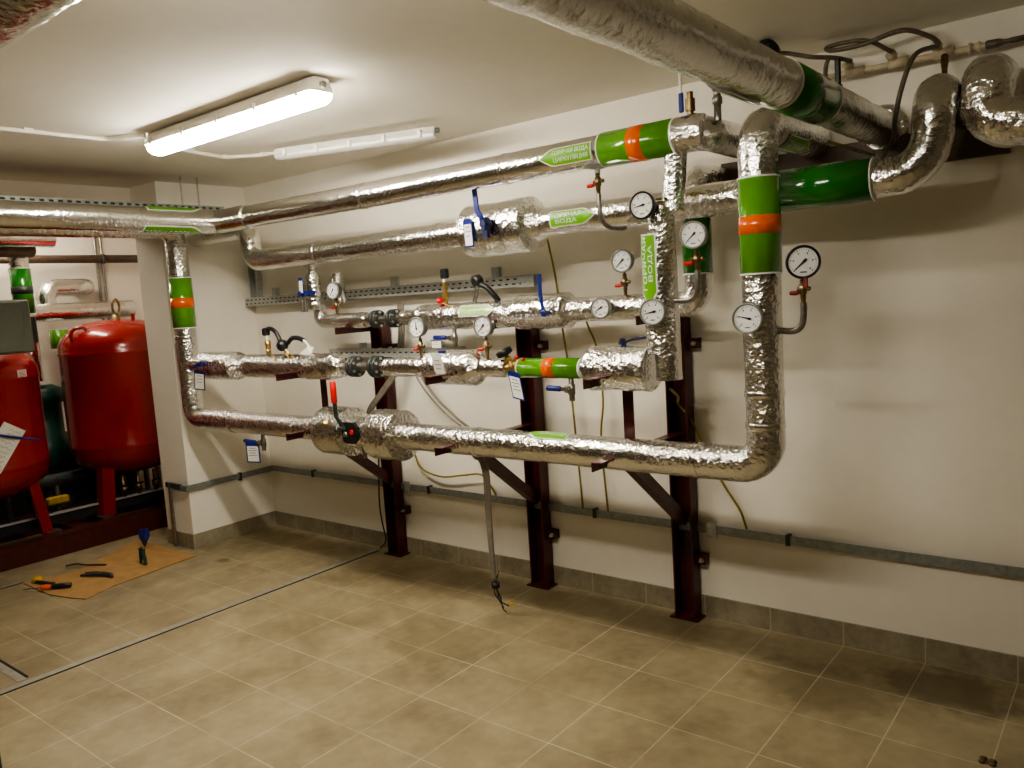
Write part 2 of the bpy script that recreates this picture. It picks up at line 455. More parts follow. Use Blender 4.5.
def lever(parent, foot, pts, w, th, mat='blue', grip=None, out=(0, -1, 0), name='valve_lever'):
    """flat bent lever; pts along the lever, w wide, th thick"""
    foot = V(foot); out = V(out)
    mb = MB(); mb.cyl(foot, V(pts[0])+out*.012, .011, 12)
    mb.lathe(V(pts[0])-out*.004, out, [(0, .018), (.012, .018), (.014, .012), (.022, .012)], 6, smooth=False)
    pp = [V(q) for q in pts]; vs = []; fs = []
    for i, q in enumerate(pp):
        d = (pp[min(i+1, len(pp)-1)]-pp[max(i-1, 0)]).normalized(); sd = d.cross(out).normalized(); up = sd.cross(d).normalized()
        for a, b in ((-1, -1), (1, -1), (1, 1), (-1, 1)): vs.append(q+sd*a*w/2+up*b*th/2)
    for i in range(len(pp)-1):
        for k in range(4): fs.append((i*4+k, i*4+(k+1) % 4, i*4+4+(k+1) % 4, i*4+4+k))
    fs += [(3, 2, 1, 0), tuple(len(vs)-4+k for k in range(4))]
    mb.add(vs, fs)
    lv = mb.build(name, M[mat], parent)
    if grip:
        a, b, gm = grip; a, b = V(a), V(b)
        MB().sweep([a, a+(b-a)*.06, a+(b-a)*.94, b], [w*.55, w*.72, w*.72, w*.5], 14).build('grip', M[gm], lv)
    return lv

def paper_tag(loc, ux, uy, w, h, label, frame_mat='blue', lines=4, group='valve tags'):
    """hanging name tag: coloured plastic frame holding a printed card"""
    loc, ux, uy = V(loc), V(ux).normalized(), V(uy).normalized(); n = ux.cross(uy)
    t = thing('valve_tag', label, 'tag', loc, group)
    hw, hh = w/2, h/2
    MB().prism([(-hw, -hh), (hw, -hh), (hw, hh*.9), (hw*.7, hh), (-hw*.7, hh), (-hw, hh*.9)], loc, ux, uy, .003).build('frame', M[frame_mat], t)
    cd = MB().prism([(-hw*.82, -hh*.88), (hw*.82, -hh*.88), (hw*.82, hh*.62), (-hw*.82, hh*.62)], loc+n*.0018, ux, uy, .0015).build('card', M['paper'], t)
    k = MB()
    for i in range(lines):
        y = hh*(.42-.95*i/lines); l = hw*(.6 if i % 2 else .45)
        k.prism([(-l, -h*.014), (l, -h*.014), (l, h*.014), (-l, h*.014)], loc+n*.0027+uy*y, ux, uy, .0006)
    k.build('printed_lines', M['ink'], cd)
    return t

def flange(parent, o, d, r, th=.02, nb=6):
    f = MB().lathe(o, d, [(0, r*.55), (0, r*.95), (.002, r), (th-.002, r), (th, r*.95), (th, r*.6), (th+.004, r*.55), (th+.004, r*.3)], 32).build('flange', M['iron'], parent)
    d = V(d).normalized(); x, y = frame(d)
    for k in range(nb):
        a = 2*PI*(k+.5)/nb; p = V(o)+(x*math.cos(a)+y*math.sin(a))*r*.74
        MB().lathe(p-d*.008, d, [(0, .005), (0, .0085), (.007, .0085), (th+.009, .0085), (th+.016, .0085), (th+.016, .004)], 6, smooth=False).build('bolt', M['boltm'], f)
    return f

def wire(name, label, pts, r, mat, cat='cable', group=None, n=6):
    o = MB().sweep(smooth_path(pts, n), r, 8).build(name, M[mat]); return tag(o, label, cat, group)

# ------------------------------------------------------------------ the room
H = 2.559
XR, YF, XB = 7.2, -6.2, -2.25
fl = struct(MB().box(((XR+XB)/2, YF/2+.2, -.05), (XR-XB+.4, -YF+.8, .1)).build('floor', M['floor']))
struct(MB().box(((XR+XB)/2, YF/2+.2, H+.05), (XR-XB+.4, -YF+.8, .1)).build('ceiling', M['ceil']))
struct(MB().box((XR/2+.05, .06, H/2), (XR+.1, .12, H)).build('wall_right', M['wall']))
struct(MB().box(((XB-.35)/2, .46, H/2), (-.35-XB+.3, .12, H)).build('wall_alcove', M['room']))
struct(MB().box((-.175, -.14, H/2), (.35, 1.08, H)).build('wall_left', M['wall']))
struct(MB().box((-.40, -.68+(YF+.68)/2, (2.24+H)/2), (.10, -YF-.68, H-2.24)).build('trim_1', M['room']))
struct(MB().box((XB-.06, YF/2+.25, H/2), (.12, -YF+.5, H)).build('wall_far', M['room']))
struct(MB().box((XR+.06, YF/2, H/2), (.12, -YF, H)).build('wall_behind_right', M['wall_shade']))
struct(MB().box(((XR+XB)/2, YF-.06, H/2), (XR-XB+.2, .12, H)).build('wall_behind', M['wall_shade']))
hb = .107
struct(MB().box((XR/2, -.006, hb/2), (XR, .012, hb)).build('baseboard_right', M['base_x']))
struct(MB().box((.006, -.34, hb/2), (.012, .692, hb)).build('baseboard_left', M['base_y']))
struct(MB().box((-.17, -.686, hb/2), (.36, .012, hb)).build('baseboard_front', M['base_x']))

# floor pit covers: metal edging with dark gaps
ed = thing('floor_edging', 'long metal floor edging strip with a dark gap, running out from the wall', 'floor strip', (1.25, -1.2, 0))
MB().box((1.222, -1.72, .0012), (.045, 3.3, .0024)).build('metal_strip', M['edge'], ed)
MB().box((1.250, -1.72, .0014), (.011, 3.3, .0028)).build('dark_gap', M['slot'], ed)
ed = thing('floor_edging', 'short metal floor edging strip with dark gap at lower left', 'floor strip', (.7, -2.21, 0))
MB().box((.35, -2.235, .0012), (1.66, .04, .0024)).build('metal_strip', M['edge'], ed)
MB().box((.36, -2.208, .0014), (1.6, .014, .0028)).build('dark_gap', M['slot'], ed)
ed = thing('floor_edging', 'metal floor edging strip left of the cardboard, beside the red frame', 'floor strip', (-.4, -1.9, 0))
MB().box((-.425, -2.3, .0012), (.04, 1.3, .0024)).build('metal_strip', M['edge'], ed)
MB().box((-.40, -2.3, .0014), (.010, 1.3, .0028)).build('dark_gap', M['slot'], ed)

# ------------------------------------------------------------------ lamps
def lamp(x0, x1, y, z, rz, lit, label, tilt=0, clips=True, mat='lit', k_=1.0):
    c = V(((x0+x1)/2, y, z)); L = x1-x0
    t = thing('ceiling_lamp', label, 'lamp', c, 'strip lamps on the ceiling')
    R = Matrix.Rotation(rz, 3, 'Z') @ Matrix.Rotation(tilt, 3, 'Y')
    def P(a, b, e): return c + R @ V((a, b*k_, e*k_))
    def prof(poly, name, m, inset=0):
        n = 14; vs = []; fs = []; k = len(poly)
        xs = [-L/2] + [-L/2+.03*q/3 for q in (1, 2, 3)] + [L/2-.03*q/3 for q in (3, 2, 1)] + [L/2]
        for x in xs:
            e = min(x+L/2, L/2-x); s_ = .80+.20*min(1, e/.03)**.5
            for p in poly: vs.append(P(x, p[0]*s_, p[1]*(s_ if p[1] < 0 else 1)))
        for i in range(len(xs)-1):
            for j in range(k): fs.append((i*k+j, i*k+(j+1) % k, (i+1)*k+(j+1) % k, (i+1)*k+j))
        fs += [tuple(range(k-1, -1, -1)), tuple(len(vs)-k+j for j in range(k))]
        return MB().add(vs, fs, False).build(name, m, t)
    hs = prof([(-.040, .055), (-.062, .012), (-.066, 0), (.066, 0), (.062, .012), (.040, .055)], 'housing', M['whitepl'] if lit else M['lamp_off'])
    arc = [(.058*math.cos(a), -.048*math.sin(a)**.8 if math.sin(a) > 0 else 0) for a in [PI*i/10 for i in range(11)]]
    prof([(p[0], p[1]-.001) for p in arc][::-1], 'diffuser', M[mat] if lit else M['lamp_off'])
    for k in range(5 if clips else 0):
        x = -L/2+.08+(L-.16)*k/4
        for s_ in (-1, 1):
            MB().box(P(x, s_*.066, .006), (.018, .008, .034), R).build('clip', M['whitepl'], hs)
    MB().cyl(P(L/2-.005, 0, .027), P(L/2+.012, 0, .027), .014, 14).build('cable_gland', M['case'], t)
    return t
lamp(1.36, 2.68, -1.395, 2.494, 0, True, 'lit white strip lamp on the ceiling left of centre')
lamp(1.42, 2.44, -.60, 2.490, .25, False, 'unlit white strip lamp hanging askew below the ceiling', tilt=.02, k_=.6)
lamp(3.25, 4.4, -2.52, 2.498, 0, True, 'lit strip lamp nearer the middle of the room', mat='lit2')
lamp(-2.1, -.9, -.95, 2.498, 0, True, 'lit strip lamp over the red tanks', mat='lit3')

def clipline(name, label, pts, r, mat, cat, group=None):
    t = thing(name, label, cat, pts[0], group)
    MB().sweep(fillet(pts, .05, 5), r, 10).build('tube', M[mat], t)
    p = resample([V(q) for q in pts], .28)
    for q in p[1:-1]:
        MB().box(V((q.x, q.y, H-.008)), (.022, .04, .018)).build('clip', M[mat], t)
    return t
clipline('conduit', 'white cable conduit on the ceiling leading left from the lit lamp', [(1.15, -2.9, H-.014), (1.16, -1.9, H-.014), (1.17, -1.55, H-.014), (1.36, -1.44, H-.014)], .011, 'whitepl', 'conduit')
clipline('conduit', 'white cable conduit on the ceiling between lit and unlit lamps', [(1.25, -1.38, H-.014), (1.10, -1.05, H-.014), (1.04, -.80, H-.014), (1.22, -.66, H-.014), (2.2, -.36, H-.014)], .011, 'whitepl', 'conduit')

# ------------------------------------------------------------------ pipes: row 1 (lowest) with risers at both ends
F = (0, -1, 0)
YA, ZA = -.65, .942
A = thing('insulated_pipe', 'lowest foil-wrapped pipe with a red-handled valve, rising at both ends', 'pipe', (2.2, YA, ZA), 'foil-wrapped pipes')
pipe('pipe_insulation', [(.13, -4.5, 2.232), (.13, YA, 2.232), (.13, YA, ZA), (4.155, YA, ZA), (4.155, YA, 2.2), (4.155, -.006, 2.2)], .070, M['foil'], A, bend=.10)
jacket(A, (1.48, YA, ZA), (1, 0, 0), .325, .075, .137, .085, .10, .012)
jacket(A, (1.80, YA, ZA), (1, 0, 0), .22, .085, .088, .085, .01, .01)
jacket(A, (1.985, YA, ZA), (1, 0, 0), .225, .10, .135, .085, .02, .015)
band(A, (.13, YA, 1.90), (0, 0, -1), .335, .0755, 'green', (.135, .20))
band(A, (4.155, YA, 2.005), (0, 0, -1), .342, .0745, 'green', (.135, .20))
sticker(A, Wrap((3.16, YA, ZA), (1, 0, 0), (0, -.35, 1), .071), .21, .055, .05, [('ГОРЯЧАЯ ВОДА', 1)], 'lime', -1)
sticker(A, Wrap((.13, YA, 1.38), (0, 0, 1), (-.9, -.55, 0), .071), .24, .06, .05, [('ГОРЯЧАЯ ВОДА', 1)], 'lime', 1)
sticker(A, Wrap((4.155, -.36, 2.2), (0, 1, 0), (.6, 0, -.8), .071), .24, .06, .05, [('ГОРЯЧАЯ ВОДА', 1)], 'lime', 1)
for o, d in (((.13, YA, 1.50), (0, 0, 1)), ((.62, YA, ZA), (1, 0, 0)), ((2.72, YA, ZA), (1, 0, 0)), ((3.88, YA, ZA), (1, 0, 0)), ((4.155, YA, 1.22), (0, 0, 1)), ((4.155, YA, 1.1), (0, 0, 1))):
    seam(A, o, d, .0715)
# red handled butterfly valve
lv = MB().prism([(-.05, -.045), (-.03, -.06), (.035, -.06), (.06, -.035), (.065, .03), (.04, .055), (-.045, .055), (-.058, .02)], (1.912, -.775, .965), (1, 0, 0), (0, 0, 1), .022)
lv.cyl((1.895, -.70, .965), (1.895, -.765, .965), .03, 14)
vp = lv.build('valve_head', M['black'], A)
MB().lathe((1.942, -.787, .97), F, [(0, .014), (.006, .013)], 14).build('red_cap', M['red'], vp)
MB().lathe((1.887, -.787, .955), F, [(0, .016), (.008, .012)], 12).build('bolt', M['steel'], vp)
lever(vp, (1.875, -.78, .985), [(1.875, -.79, .985), (1.862, -.795, 1.02), (1.838, -.80, 1.055), (1.835, -.80, 1.17)], .024, .010, 'iron', ((1.835, -.80, 1.125), (1.833, -.80, 1.245), 'red'))
MB().lathe((1.70, -.765, 1.00), (0, -1, .35), [(-.03, .012), (0, .012), (0, .019), (.012, .019), (.02, .008)], 6, smooth=False).build('test_plug', M['brass'], A)
MB().cyl((1.93, -.70, .88), (1.93, -.70, .81), .014, 12).build('drain_stub', M['steel'], A)

# drain cock under row 1, left
def drain(parent, x, y, z, side, mat, length=.10):
    b = MB(); b.lathe((x, y, z), (0, 0, -1), [(0, .012), (.03, .012), (.032, .017), (.075, .017), (.078, .013), (.105, .013)], 12)
    b.cyl((x, y, z-.052), (x, y-.028, z-.052), .008, 10); v = b.build('drain_cock', M['steel'], parent)
    lever(v, (x, y-.02, z-.052), [(x, y-.03, z-.05), (x+side*.03, y-.032, z-.05), (x+side*length, y-.032, z-.046)], .018, .004, 'steel', ((x+side*.035, y-.032, z-.049), (x+side*length, y-.032, z-.046), mat), name='cock_lever')
    return v
drain(A, .915, YA, ZA-.066, -1, 'blue', .16)
paper_tag((.868, -.70, .765), (1, .3, 0), (0, 0, 1), .105, .13, 'blue-framed white tag hanging below the lowest pipe near the corner')

# ------------------------------------------------------------------ row 2
YB, ZB = -.65, 1.308
B = thing('insulated_pipe', 'second foil pipe from the bottom with flange joint and a green band', 'pipe', (1.9, YB, ZB), 'foil-wrapped pipes')
MB().cyl((.17, YB, ZB), (.36, YB, ZB), .044, 20).build('branch_stub', M['foil_smooth'], B)
jacket(B, (.33, YB, ZB), (1, 0, 0), .40, .05, .090, .045, .02, .012)
pipe('pipe_insulation', [(.76, YB, ZB), (1.44, YB, ZB)], [.045] + [.072]*22, M['foil'], B) if False else MB().lathe((.72, YB, ZB), (1, 0, 0), [(0, .036), (.06, .038), (.13, .073)]+[(.14+.03*k, .073) for k in range(1, 19)]+[(.69, .07)], 28, nz=.003).build('pipe_insulation', M['foil'], B)
jacket(B, (1.41, YB, ZB), (1, 0, 0), .36, .07, .076, .052, .04, .09)
MB().cyl((1.74, YB, ZB), (2.12, YB, ZB), .024, 16).build('bare_pipe', M['steel'], B)
flange(B, (1.83, YB, ZB), (1, 0, 0), .058); flange(B, (1.862, YB, ZB), (1, 0, 0), .058)
flange(B, (2.01, YB, ZB), (1, 0, 0), .060); flange(B, (2.042, YB, ZB), (1, 0, 0), .060)
MB().lathe((2.085, YB, ZB), (1, 0, 0), [(0, .03), (.012, .048)]+[(.012+.03*k, .051) for k in range(1, 13)]+[(.40, .05)], 26, nz=.003).build('pipe_insulation', M['foil'], B)
jacket(B, (2.43, YB, ZB), (1, 0, 0), .36, .055, .086, .045, .015, .05)
MB().lathe((2.76, YB, ZB), (1, 0, 0), [(0, .046)]+[(.03*k, .046) for k in range(1, 6)]+[(.17, .042), (.171, .02)], 26, nz=.003).build('pipe_insulation', M['foil'], B)
band(B, (3.015, YB, ZB), (1, 0, 0), .335, .0455, 'green', (.14, .20))
MB().cyl((3.34, YB, ZB), (3.43, YB, ZB), .038, 20).build('pipe_insulation', M['foil_smooth'], B)
jacket(B, (3.375, YB, ZB), (1, 0, 0), .315, .045, .094, .090, .03, .006)
# brass balancing valve, Y pattern with black hand wheel
bv = MB()
bv.lathe((2.925, YB, ZB), (1, 0, 0), [(0, .026), (.02, .026), (.022, .02), (.04, .022), (.06, .022), (.065, .027), (.085, .027)], 10)
a = V((2.975, -.665, ZB)); u = V((-.42, -.18, .9)).normalized()
bv.lathe(a, u, [(0, .018), (.02, .02), (.022, .015), (.045, .015), (.046, .018), (.056, .018), (.057, .010), (.08, .010)], 12)
u2 = V((.5, -.12, .85)).normalized(); bv.lathe(a+V((.0, 0, 0)), u2, [(0, .016), (.03, .016), (.032, .012), (.055, .012)], 12)
bv = bv.build('balancing_valve', M['brass'], B)
MB().lathe(a+u*.065, u, [(0, .012), (.004, .036), (.008, .039), (.028, .039), (.032, .034), (.034, .01)], 20).build('hand_wheel', M['black'], bv)
MB().lathe(a+u2*.05, u2, [(0, .011), (.012, .011), (.016, .008)], 12).build('red_cap', M['red'], bv)
MB().lathe(a+V((.062, -.01, .035)), V((.9, -.1, .5)), [(0, .006), (.02, .006)], 10).build('red_cap', M['red'], bv)
paper_tag((3.035, -.725, 1.235), (.98, .0, -.2), (-.18, 0, .98), .070, .13, 'large blue-framed tag hanging from the brass balancing valve')
drain(B, 3.285, YB, ZB-.04, -1, 'blue', .11)
# lever on the left jacket and tag
lever(B, (.46, -.72, 1.33), [(.46, -.745, 1.33), (.42, -.75, 1.325), (.31, -.75, 1.29)], .018, .006, 'blue')
paper_tag((.445, -.765, 1.225), (.98, .3, -.12), (.12, 0, 1), .085, .13, 'small tag on the blue lever beside the left riser', 'navy', 3)
lever(B, (3.56, -.64, 1.39), [(3.55, -.64, 1.415), (3.60, -.64, 1.43), (3.70, -.62, 1.44)], .022, .008, 'navy', out=(0, -.2, 1))
paper_tag((2.575, -.742, 1.325), (1, 0, -.04), (.0, -.25, .97), .066, .13, 'white paper tag stuck on the second lowest pipe, blue top', 'paper', 3)
MB().box((2.60, -.738, 1.392), (.045, .004, .012)).build('blue_mark', M['blue'], B)

# ------------------------------------------------------------------ row 3
YC, ZC = -.28, 1.552
Cc = thing('insulated_pipe', 'middle foil pipe close to the wall with flanges and two fat jackets', 'pipe', (2.3, YC, ZC), 'foil-wrapped pipes')
pipe('pipe_insulation', [(1.62, YC, ZC), (1.12, YC, ZC), (1.12, YC, 1.66)], .043, M['foil'], Cc, bend=.05, nz=.003)
jacket(Cc, (1.27, YC, ZC), (1, 0, 0), .34, .044, .047, .034, .03, .05)
MB().cyl((1.58, YC, ZC), (1.90, YC, ZC), .022, 16).build('bare_pipe', M['steel'], Cc)
flange(Cc, (1.63, YC, ZC), (1, 0, 0), .054); flange(Cc, (1.656, YC, ZC), (1, 0, 0), .054)
flange(Cc, (1.775, YC, ZC), (1, 0, 0), .054); flange(Cc, (1.801, YC, ZC), (1, 0, 0), .054)
MB().lathe((1.85, YC, ZC), (1, 0, 0), [(0, .03), (.012, .04)]+[(.012+.03*k, .042) for k in range(1, 8)], 24, nz=.003).build('pipe_insulation', M['foil'], Cc)
jacket(Cc, (1.99, YC, ZC-.004), (1, 0, 0), .72, .05, .072, .056, .05, .04)
jacket(Cc, (2.72, YC, ZC), (1, 0, 0), .35, .058, .088, .055, .02, .03)
pipe('pipe_insulation', [(2.66, YC, ZC), (3.73, YC, ZC), (3.73, YC, 2.10), (3.73, -.006, 2.10)], .059, M['foil'], Cc, bend=[.075, .085])
band(Cc, (3.73, YC, 1.93), (0, 0, -1), .245, .0635, 'dkgreen')
sticker(Cc, Wrap((2.50, YC, ZC-.004), (1, 0, 0), (0, -.92, .38), .073), .235, .055, .05, [('ГОРЯЧАЯ ВОДА', 1)], 'pale', 1, 'lime')
lever(Cc, (2.965, -.36, 1.545), [(2.965, -.385, 1.545), (2.965, -.40, 1.60), (2.96, -.40, 1.64), (2.96, -.40, 1.735)], .018, .007, 'blue')
drain(Cc, 2.27, YC, ZC-.07, -1, 'blue', .13)
paper_tag((2.17, -.325, 1.40), (1, 0, 0), (0, 0, 1), .085, .05, 'white tag on the blue cock under the middle pipe', 'ink', 2)
# short riser at its left end
Rz = thing('insulated_pipe', 'short foil riser at the left end of the middle pipe', 'pipe', (1.14, -.34, 1.75), 'foil-wrapped pipes')
MB().lathe((1.155, -.34, 1.63), (0, 0, 1), [(0, .02), (.002, .033)]+[(.01+.025*k, .044) for k in range(9)]+[(.23, .03), (.25, .03), (.262, .038), (.275, .024)], 22, nz=.004).build('pipe_insulation', M['foil_rough'], Rz)
MB().lathe((1.27, -.24, 1.66), (0, 0, 1), [(0, .03), (.01, .04), (.16, .04), (.19, .03)], 20, nz=.003).build('filter_body', M['foil_dull'], Rz)
MB().cyl((1.15, -.34, 1.86), (1.15, -.40, 1.95), .014, 12).build('branch_stub', M['steel'], Rz)
lever(Rz, (1.145, -.38, 1.735), [(1.15, -.395, 1.735), (1.19, -.40, 1.737), (1.24, -.40, 1.737)], .022, .008, 'blue')
lever(Rz, (1.11, -.385, 1.73), [(1.10, -.40, 1.735), (1.085, -.405, 1.74)], .03, .012, 'blue')
paper_tag((1.115, -.405, 1.785), (1, 0, 0), (0, 0, 1), .042, .10, 'narrow blue and white tag on the short foil riser', 'blue', 3)
for x in (1.075, 1.105):
    MB().cyl((x, -.375, 1.62), (x, -.375, 1.70), .010, 10).build('union', M['steel'], Rz)

# ------------------------------------------------------------------ row 4
YD, ZD = -.43, 1.972
D = thing('insulated_pipe', 'foil hot-water pipe second from the top with blue lever and dark green band', 'pipe', (2.6, YD, ZD), 'foil-wrapped pipes')
pipe('pipe_insulation', [(.0, YD, 2.19), (.66, YD, 2.19), (.66, YD, ZD), (4.675, YD, ZD), (4.69, YD, 2.24), (4.69, -.006, 2.24)], .068, M['foil_mid'], D, bend=[.09, .09, .13, .085])
jacket(D, (2.56, YD, ZD), (1, 0, 0), .42, .07, .130, .085, .03, .015)
MB().lathe((2.96, YD, ZD), (1, 0, 0), [(0, .094), (.03, .086), (.05, .078), (.08, .07)], 28, nz=.003).build('valve_jacket', M['foil_rough'], D)
band(D, (4.16, YD, ZD), (1, 0, 0), .335, .078, 'dkgreen')
sticker(D, Wrap((3.235, YD, ZD), (1, 0, 0), (0, -1, .02), .070), .235, .062, .06, [('ГОРЯЧАЯ', 1), ('ВОДА', .7)], 'lime', 1)
for x in (1.36, 2.36, 3.55): seam(D, (x, YD, ZD), (1, 0, 0), .0695)
lever(D, (2.79, -.55, 1.975), [(2.80, -.585, 1.97), (2.785, -.60, 2.02), (2.765, -.60, 2.05), (2.755, -.60, 2.17)], .026, .009, 'blue')
k = MB().lathe((2.795, -.57, 1.985), F, [(0, .034), (.012, .036), (.02, .026), (.035, .02)], 8, smooth=False)
k.box((2.80, -.585, 1.945), (.03, .02, .05)).build('lever_hub', M['navy'], D)
paper_tag((2.672, -.567, 1.955), (1, 0, 0), (.0, -.05, 1), .056, .135, 'blue and white tag on the fat jacket of the hot-water pipe', 'blue', 3)

# ------------------------------------------------------------------ row 5 (top run along the wall) and the run towards the room
YE, ZE = -.65, 2.207
E_ = thing('insulated_pipe', 'topmost long foil pipe bending at left, green and orange band at right', 'pipe', (2.2, YE, ZE), 'foil-wrapped pipes')
pipe('pipe_insulation', [(.655, -5.0, ZE+.02), (.655, YE, ZE+.012), (1.0, YE, ZE+.010)], .072, M['foil_smooth'], E_, bend=.02, nz=.002)
pipe('pipe_insulation', [(.70, YE, ZE+.012), (2.0, YE, ZE), (3.94, YE, ZE), (3.94, -.006, ZE)], .065, M['foil_smooth'], E_, bend=[2, .09], nz=.002)
MB().lathe((3.83, YE, ZE), (1, 0, 0), [(0, .068), (.10, .070), (.13, .066)], 28, nz=.004).build('pipe_insulation', M['foil_rough'], E_)
band(E_, (3.515, YE, ZE), (1, 0, 0), .325, .0695, 'green', (.135, .20))
sticker(E_, Wrap((3.36, YE, ZE), (1, 0, 0), (0, -1, -.05), .066), .25, .064, .06, [('ГОРЯЧАЯ ВОДА', 1), ('ЦИРКУЛЯЦИЯ', .95)], 'lime', -1)
sticker(E_, Wrap((.655, -.93, ZE+.014), (0, 1, 0), (.0, 0, 1), .073), .38, .12, .10, [('ГОРЯЧАЯ ВОДА', 1)], 'green', 1)
sticker(E_, Wrap((.655, -.95, ZE+.014), (0, 1, 0), (.08, 0, -1), .073), .40, .12, .10, [('ГОРЯЧАЯ ВОДА', 1)], 'green', 1)
for x in (2.05, 3.0): seam(E_, (x, YE, ZE), (1, 0, 0), .0662)
# vent fittings above the elbow
t = thing('ball_valve', 'small ball valve with blue handle on the elbow of the topmost pipe', 'valve', (3.885, YE, 2.27))
b = MB(); b.cyl((3.90, YE, 2.26), (3.90, YE, 2.36), .012, 12).cyl((3.90, YE, 2.29), (3.90, YE, 2.335), .019, 12)
b.build('valve_body', M['brassd'], t)
MB().box((3.868, YE-.01, 2.325), (.020, .012, .075), bev=.004).build('valve_lever', M['blue'], t)
MB().cyl((3.868, YE-.01, 2.36), (3.866, YE-.01, 2.47), .006, 10).build('spindle', M['whitepl'], t)
t = thing('air_vent_pipe', 'short steel vent pipe on top of the upper right elbow', 'pipe', (4.0, -.6, 2.25))
b = MB(); b.lathe((3.995, -.62, 2.24), (0, 0, 1), [(0, .014), (.06, .014), (.062, .019), (.085, .019), (.09, .014), (.11, .014), (.112, .018), (.13, .018), (.13, .012), (.2, .012)], 12)
b.build('vent_tube', M['steel'], t)
MB().cyl((3.975, -.625, 2.375), (3.97, -.625, 2.40), .014, 10).build('cap', M['navy'], t)

# siphon with red cock under the topmost pipe
t = thing('drain_siphon', 'bent steel siphon with red cock under the topmost pipe', 'siphon', (3.475, YE, 2.13))
MB().lathe((3.475, YE, 2.150), (0, 0, -1), [(0, .06), (.004, .05), (.012, .03), (.014, .012), (.03, .012)], 20).build('escutcheon', M['galv'], t)
gauge_cock(t, (3.475, YE, 2.135), (3.475, YE, 2.03), (1, 0, 0), 'red', 'brassd')
MB().sweep(smooth_path([(3.475, YE, 2.035), (3.476, YE, 1.98), (3.48, -.64, 1.93), (3.49, -.60, 1.90), (3.50, -.52, 1.895), (3.50, -.49, 1.90)]), .0105, 10).build('bent_tube', M['steel'], t)

# ------------------------------------------------------------------ riser between row 5 and row 2
G = thing('insulated_pipe', 'vertical foil riser marked hot water between second lowest and topmost pipes', 'pipe', (3.76, -.65, 1.5), 'foil-wrapped pipes')
MB().sweep(resample([V((3.765, YB, 1.265)), V((3.755, YB, 1.92)), V((3.765, YB, 1.955))], .03), .053, 28, nz=.003).build('pipe_insulation', M['foil'], G)
MB().sweep(resample([V((3.742, YB, 1.37)), V((3.740, YB, 1.835))], .03), .066, 28, nz=.003).build('outer_sleeve', M['foil'], G)
MB().sweep(resample([V((3.80, YB+.02, 1.93)), V((3.822, YE+.02, 2.15))], .03), .044, 26, nz=.003).build('pipe_insulation', M['foil'], G)
sticker(G, Wrap((3.740, YB, 1.70), (.0, 0, 1), (-.18, -1, 0), .066), .28, .060, .06, [('ГОРЯЧАЯ', 1), ('ВОДА', .68)], 'lime', -1, e0=.005)

# ------------------------------------------------------------------ big pipe overhead, corner pipe, U pipe
Fp = thing('insulated_pipe', 'thick foil pipe overhead with a dark green band, running into the wall', 'pipe', (4.4, -2, 2.2), 'foil-wrapped pipes')
MB().sweep(resample([V((4.415, -5.5, 2.20)), V((4.42, -.006, 2.205))], .03), .069, 36, nz=.004, nf=22).build('pipe_insulation', M['foil_dull'], Fp)
band(Fp, (4.419, -1.15, 2.204), (.001, 1, 0), .36, .0735, 'dkgreen')
sticker(Fp, Wrap((4.418, -1.36, 2.204), (0, 1, 0), (-.62, 0, -1), .070), .30, .06, .07, [('ГОРЯЧАЯ ВОДА', 1)], 'green', 1, e0=.006)
MB().lathe((4.42, -.004, 2.205), (0, -1, 0), [(0, .10), (.012, .095), (.02, .075)], 28, nz=.004).build('wall_collar', M['foil_dull'], Fp)
Hp = thing('insulated_pipe', 'foil pipe crossing the upper left corner of the view', 'pipe', (2.5, -2.86, 2.34), 'foil-wrapped pipes')
MB().sweep(resample([V((-.1, -2.90, 2.30)), V((4.2, -2.90, 2.30))], .03), .11, 32, nz=.004).build('pipe_insulation', M['foil_smooth'], Hp)
U = thing('insulated_pipe', 'bent foil pipe at the right edge, turning back under the ceiling', 'pipe', (4.9, -.35, 2.1), 'foil-wrapped pipes')
pipe('pipe_insulation', [(6.3, -.38, 2.10), (4.835, -.38, 2.10), (4.835, -.36, 2.27), (4.835, -.006, 2.27)], .080, M['foil_rough'], U, bend=[.10, .08], nz=.006)

t = MB().box((4.30, -.012, 2.108), (1.12, .024, .125)).build('wall_strip', M['brownpipe']); tag(t, 'dark brown strip on the wall behind the pipe ends', 'channel')  # thin dark brown box lying flat on the wall
# ------------------------------------------------------------------ gauges and thermometers
# right: on the bent tube of the right riser
g = gauge((4.325, -.70, 1.692), (.42, -.9, .0), 'black-rimmed pressure gauge on a bent tube right of the right riser', r=.056, needle=222, dark=True, logo=True)
ck = gauge_cock(g, (4.318, -.685, 1.645), (4.318, -.685, 1.545), (1, -.3, 0), 'dkred', 'brassd')
MB().box((4.333, -.70, 1.62), (.012, .012, .035)).build('cock_handle', M['dkred'], ck)
MB().sweep(smooth_path([(4.318, -.685, 1.55), (4.318, -.685, 1.51), (4.308, -.68, 1.47), (4.275, -.67, 1.45), (4.22, -.65, 1.452), (4.20, -.65, 1.455)]), .012, 12).build('siphon_tube', M['steel'], g)
g = gauge((4.155, -.79, 1.507), (.10, -1, .02), 'dial thermometer on the front of the right riser', 'thermometer', .053, .03, needle=165, dark=False, name='dial_thermometer')
MB().cyl((4.155, -.76, 1.507), (4.155, -.70, 1.507), .012, 12).build('stem', M['brassd'], g)
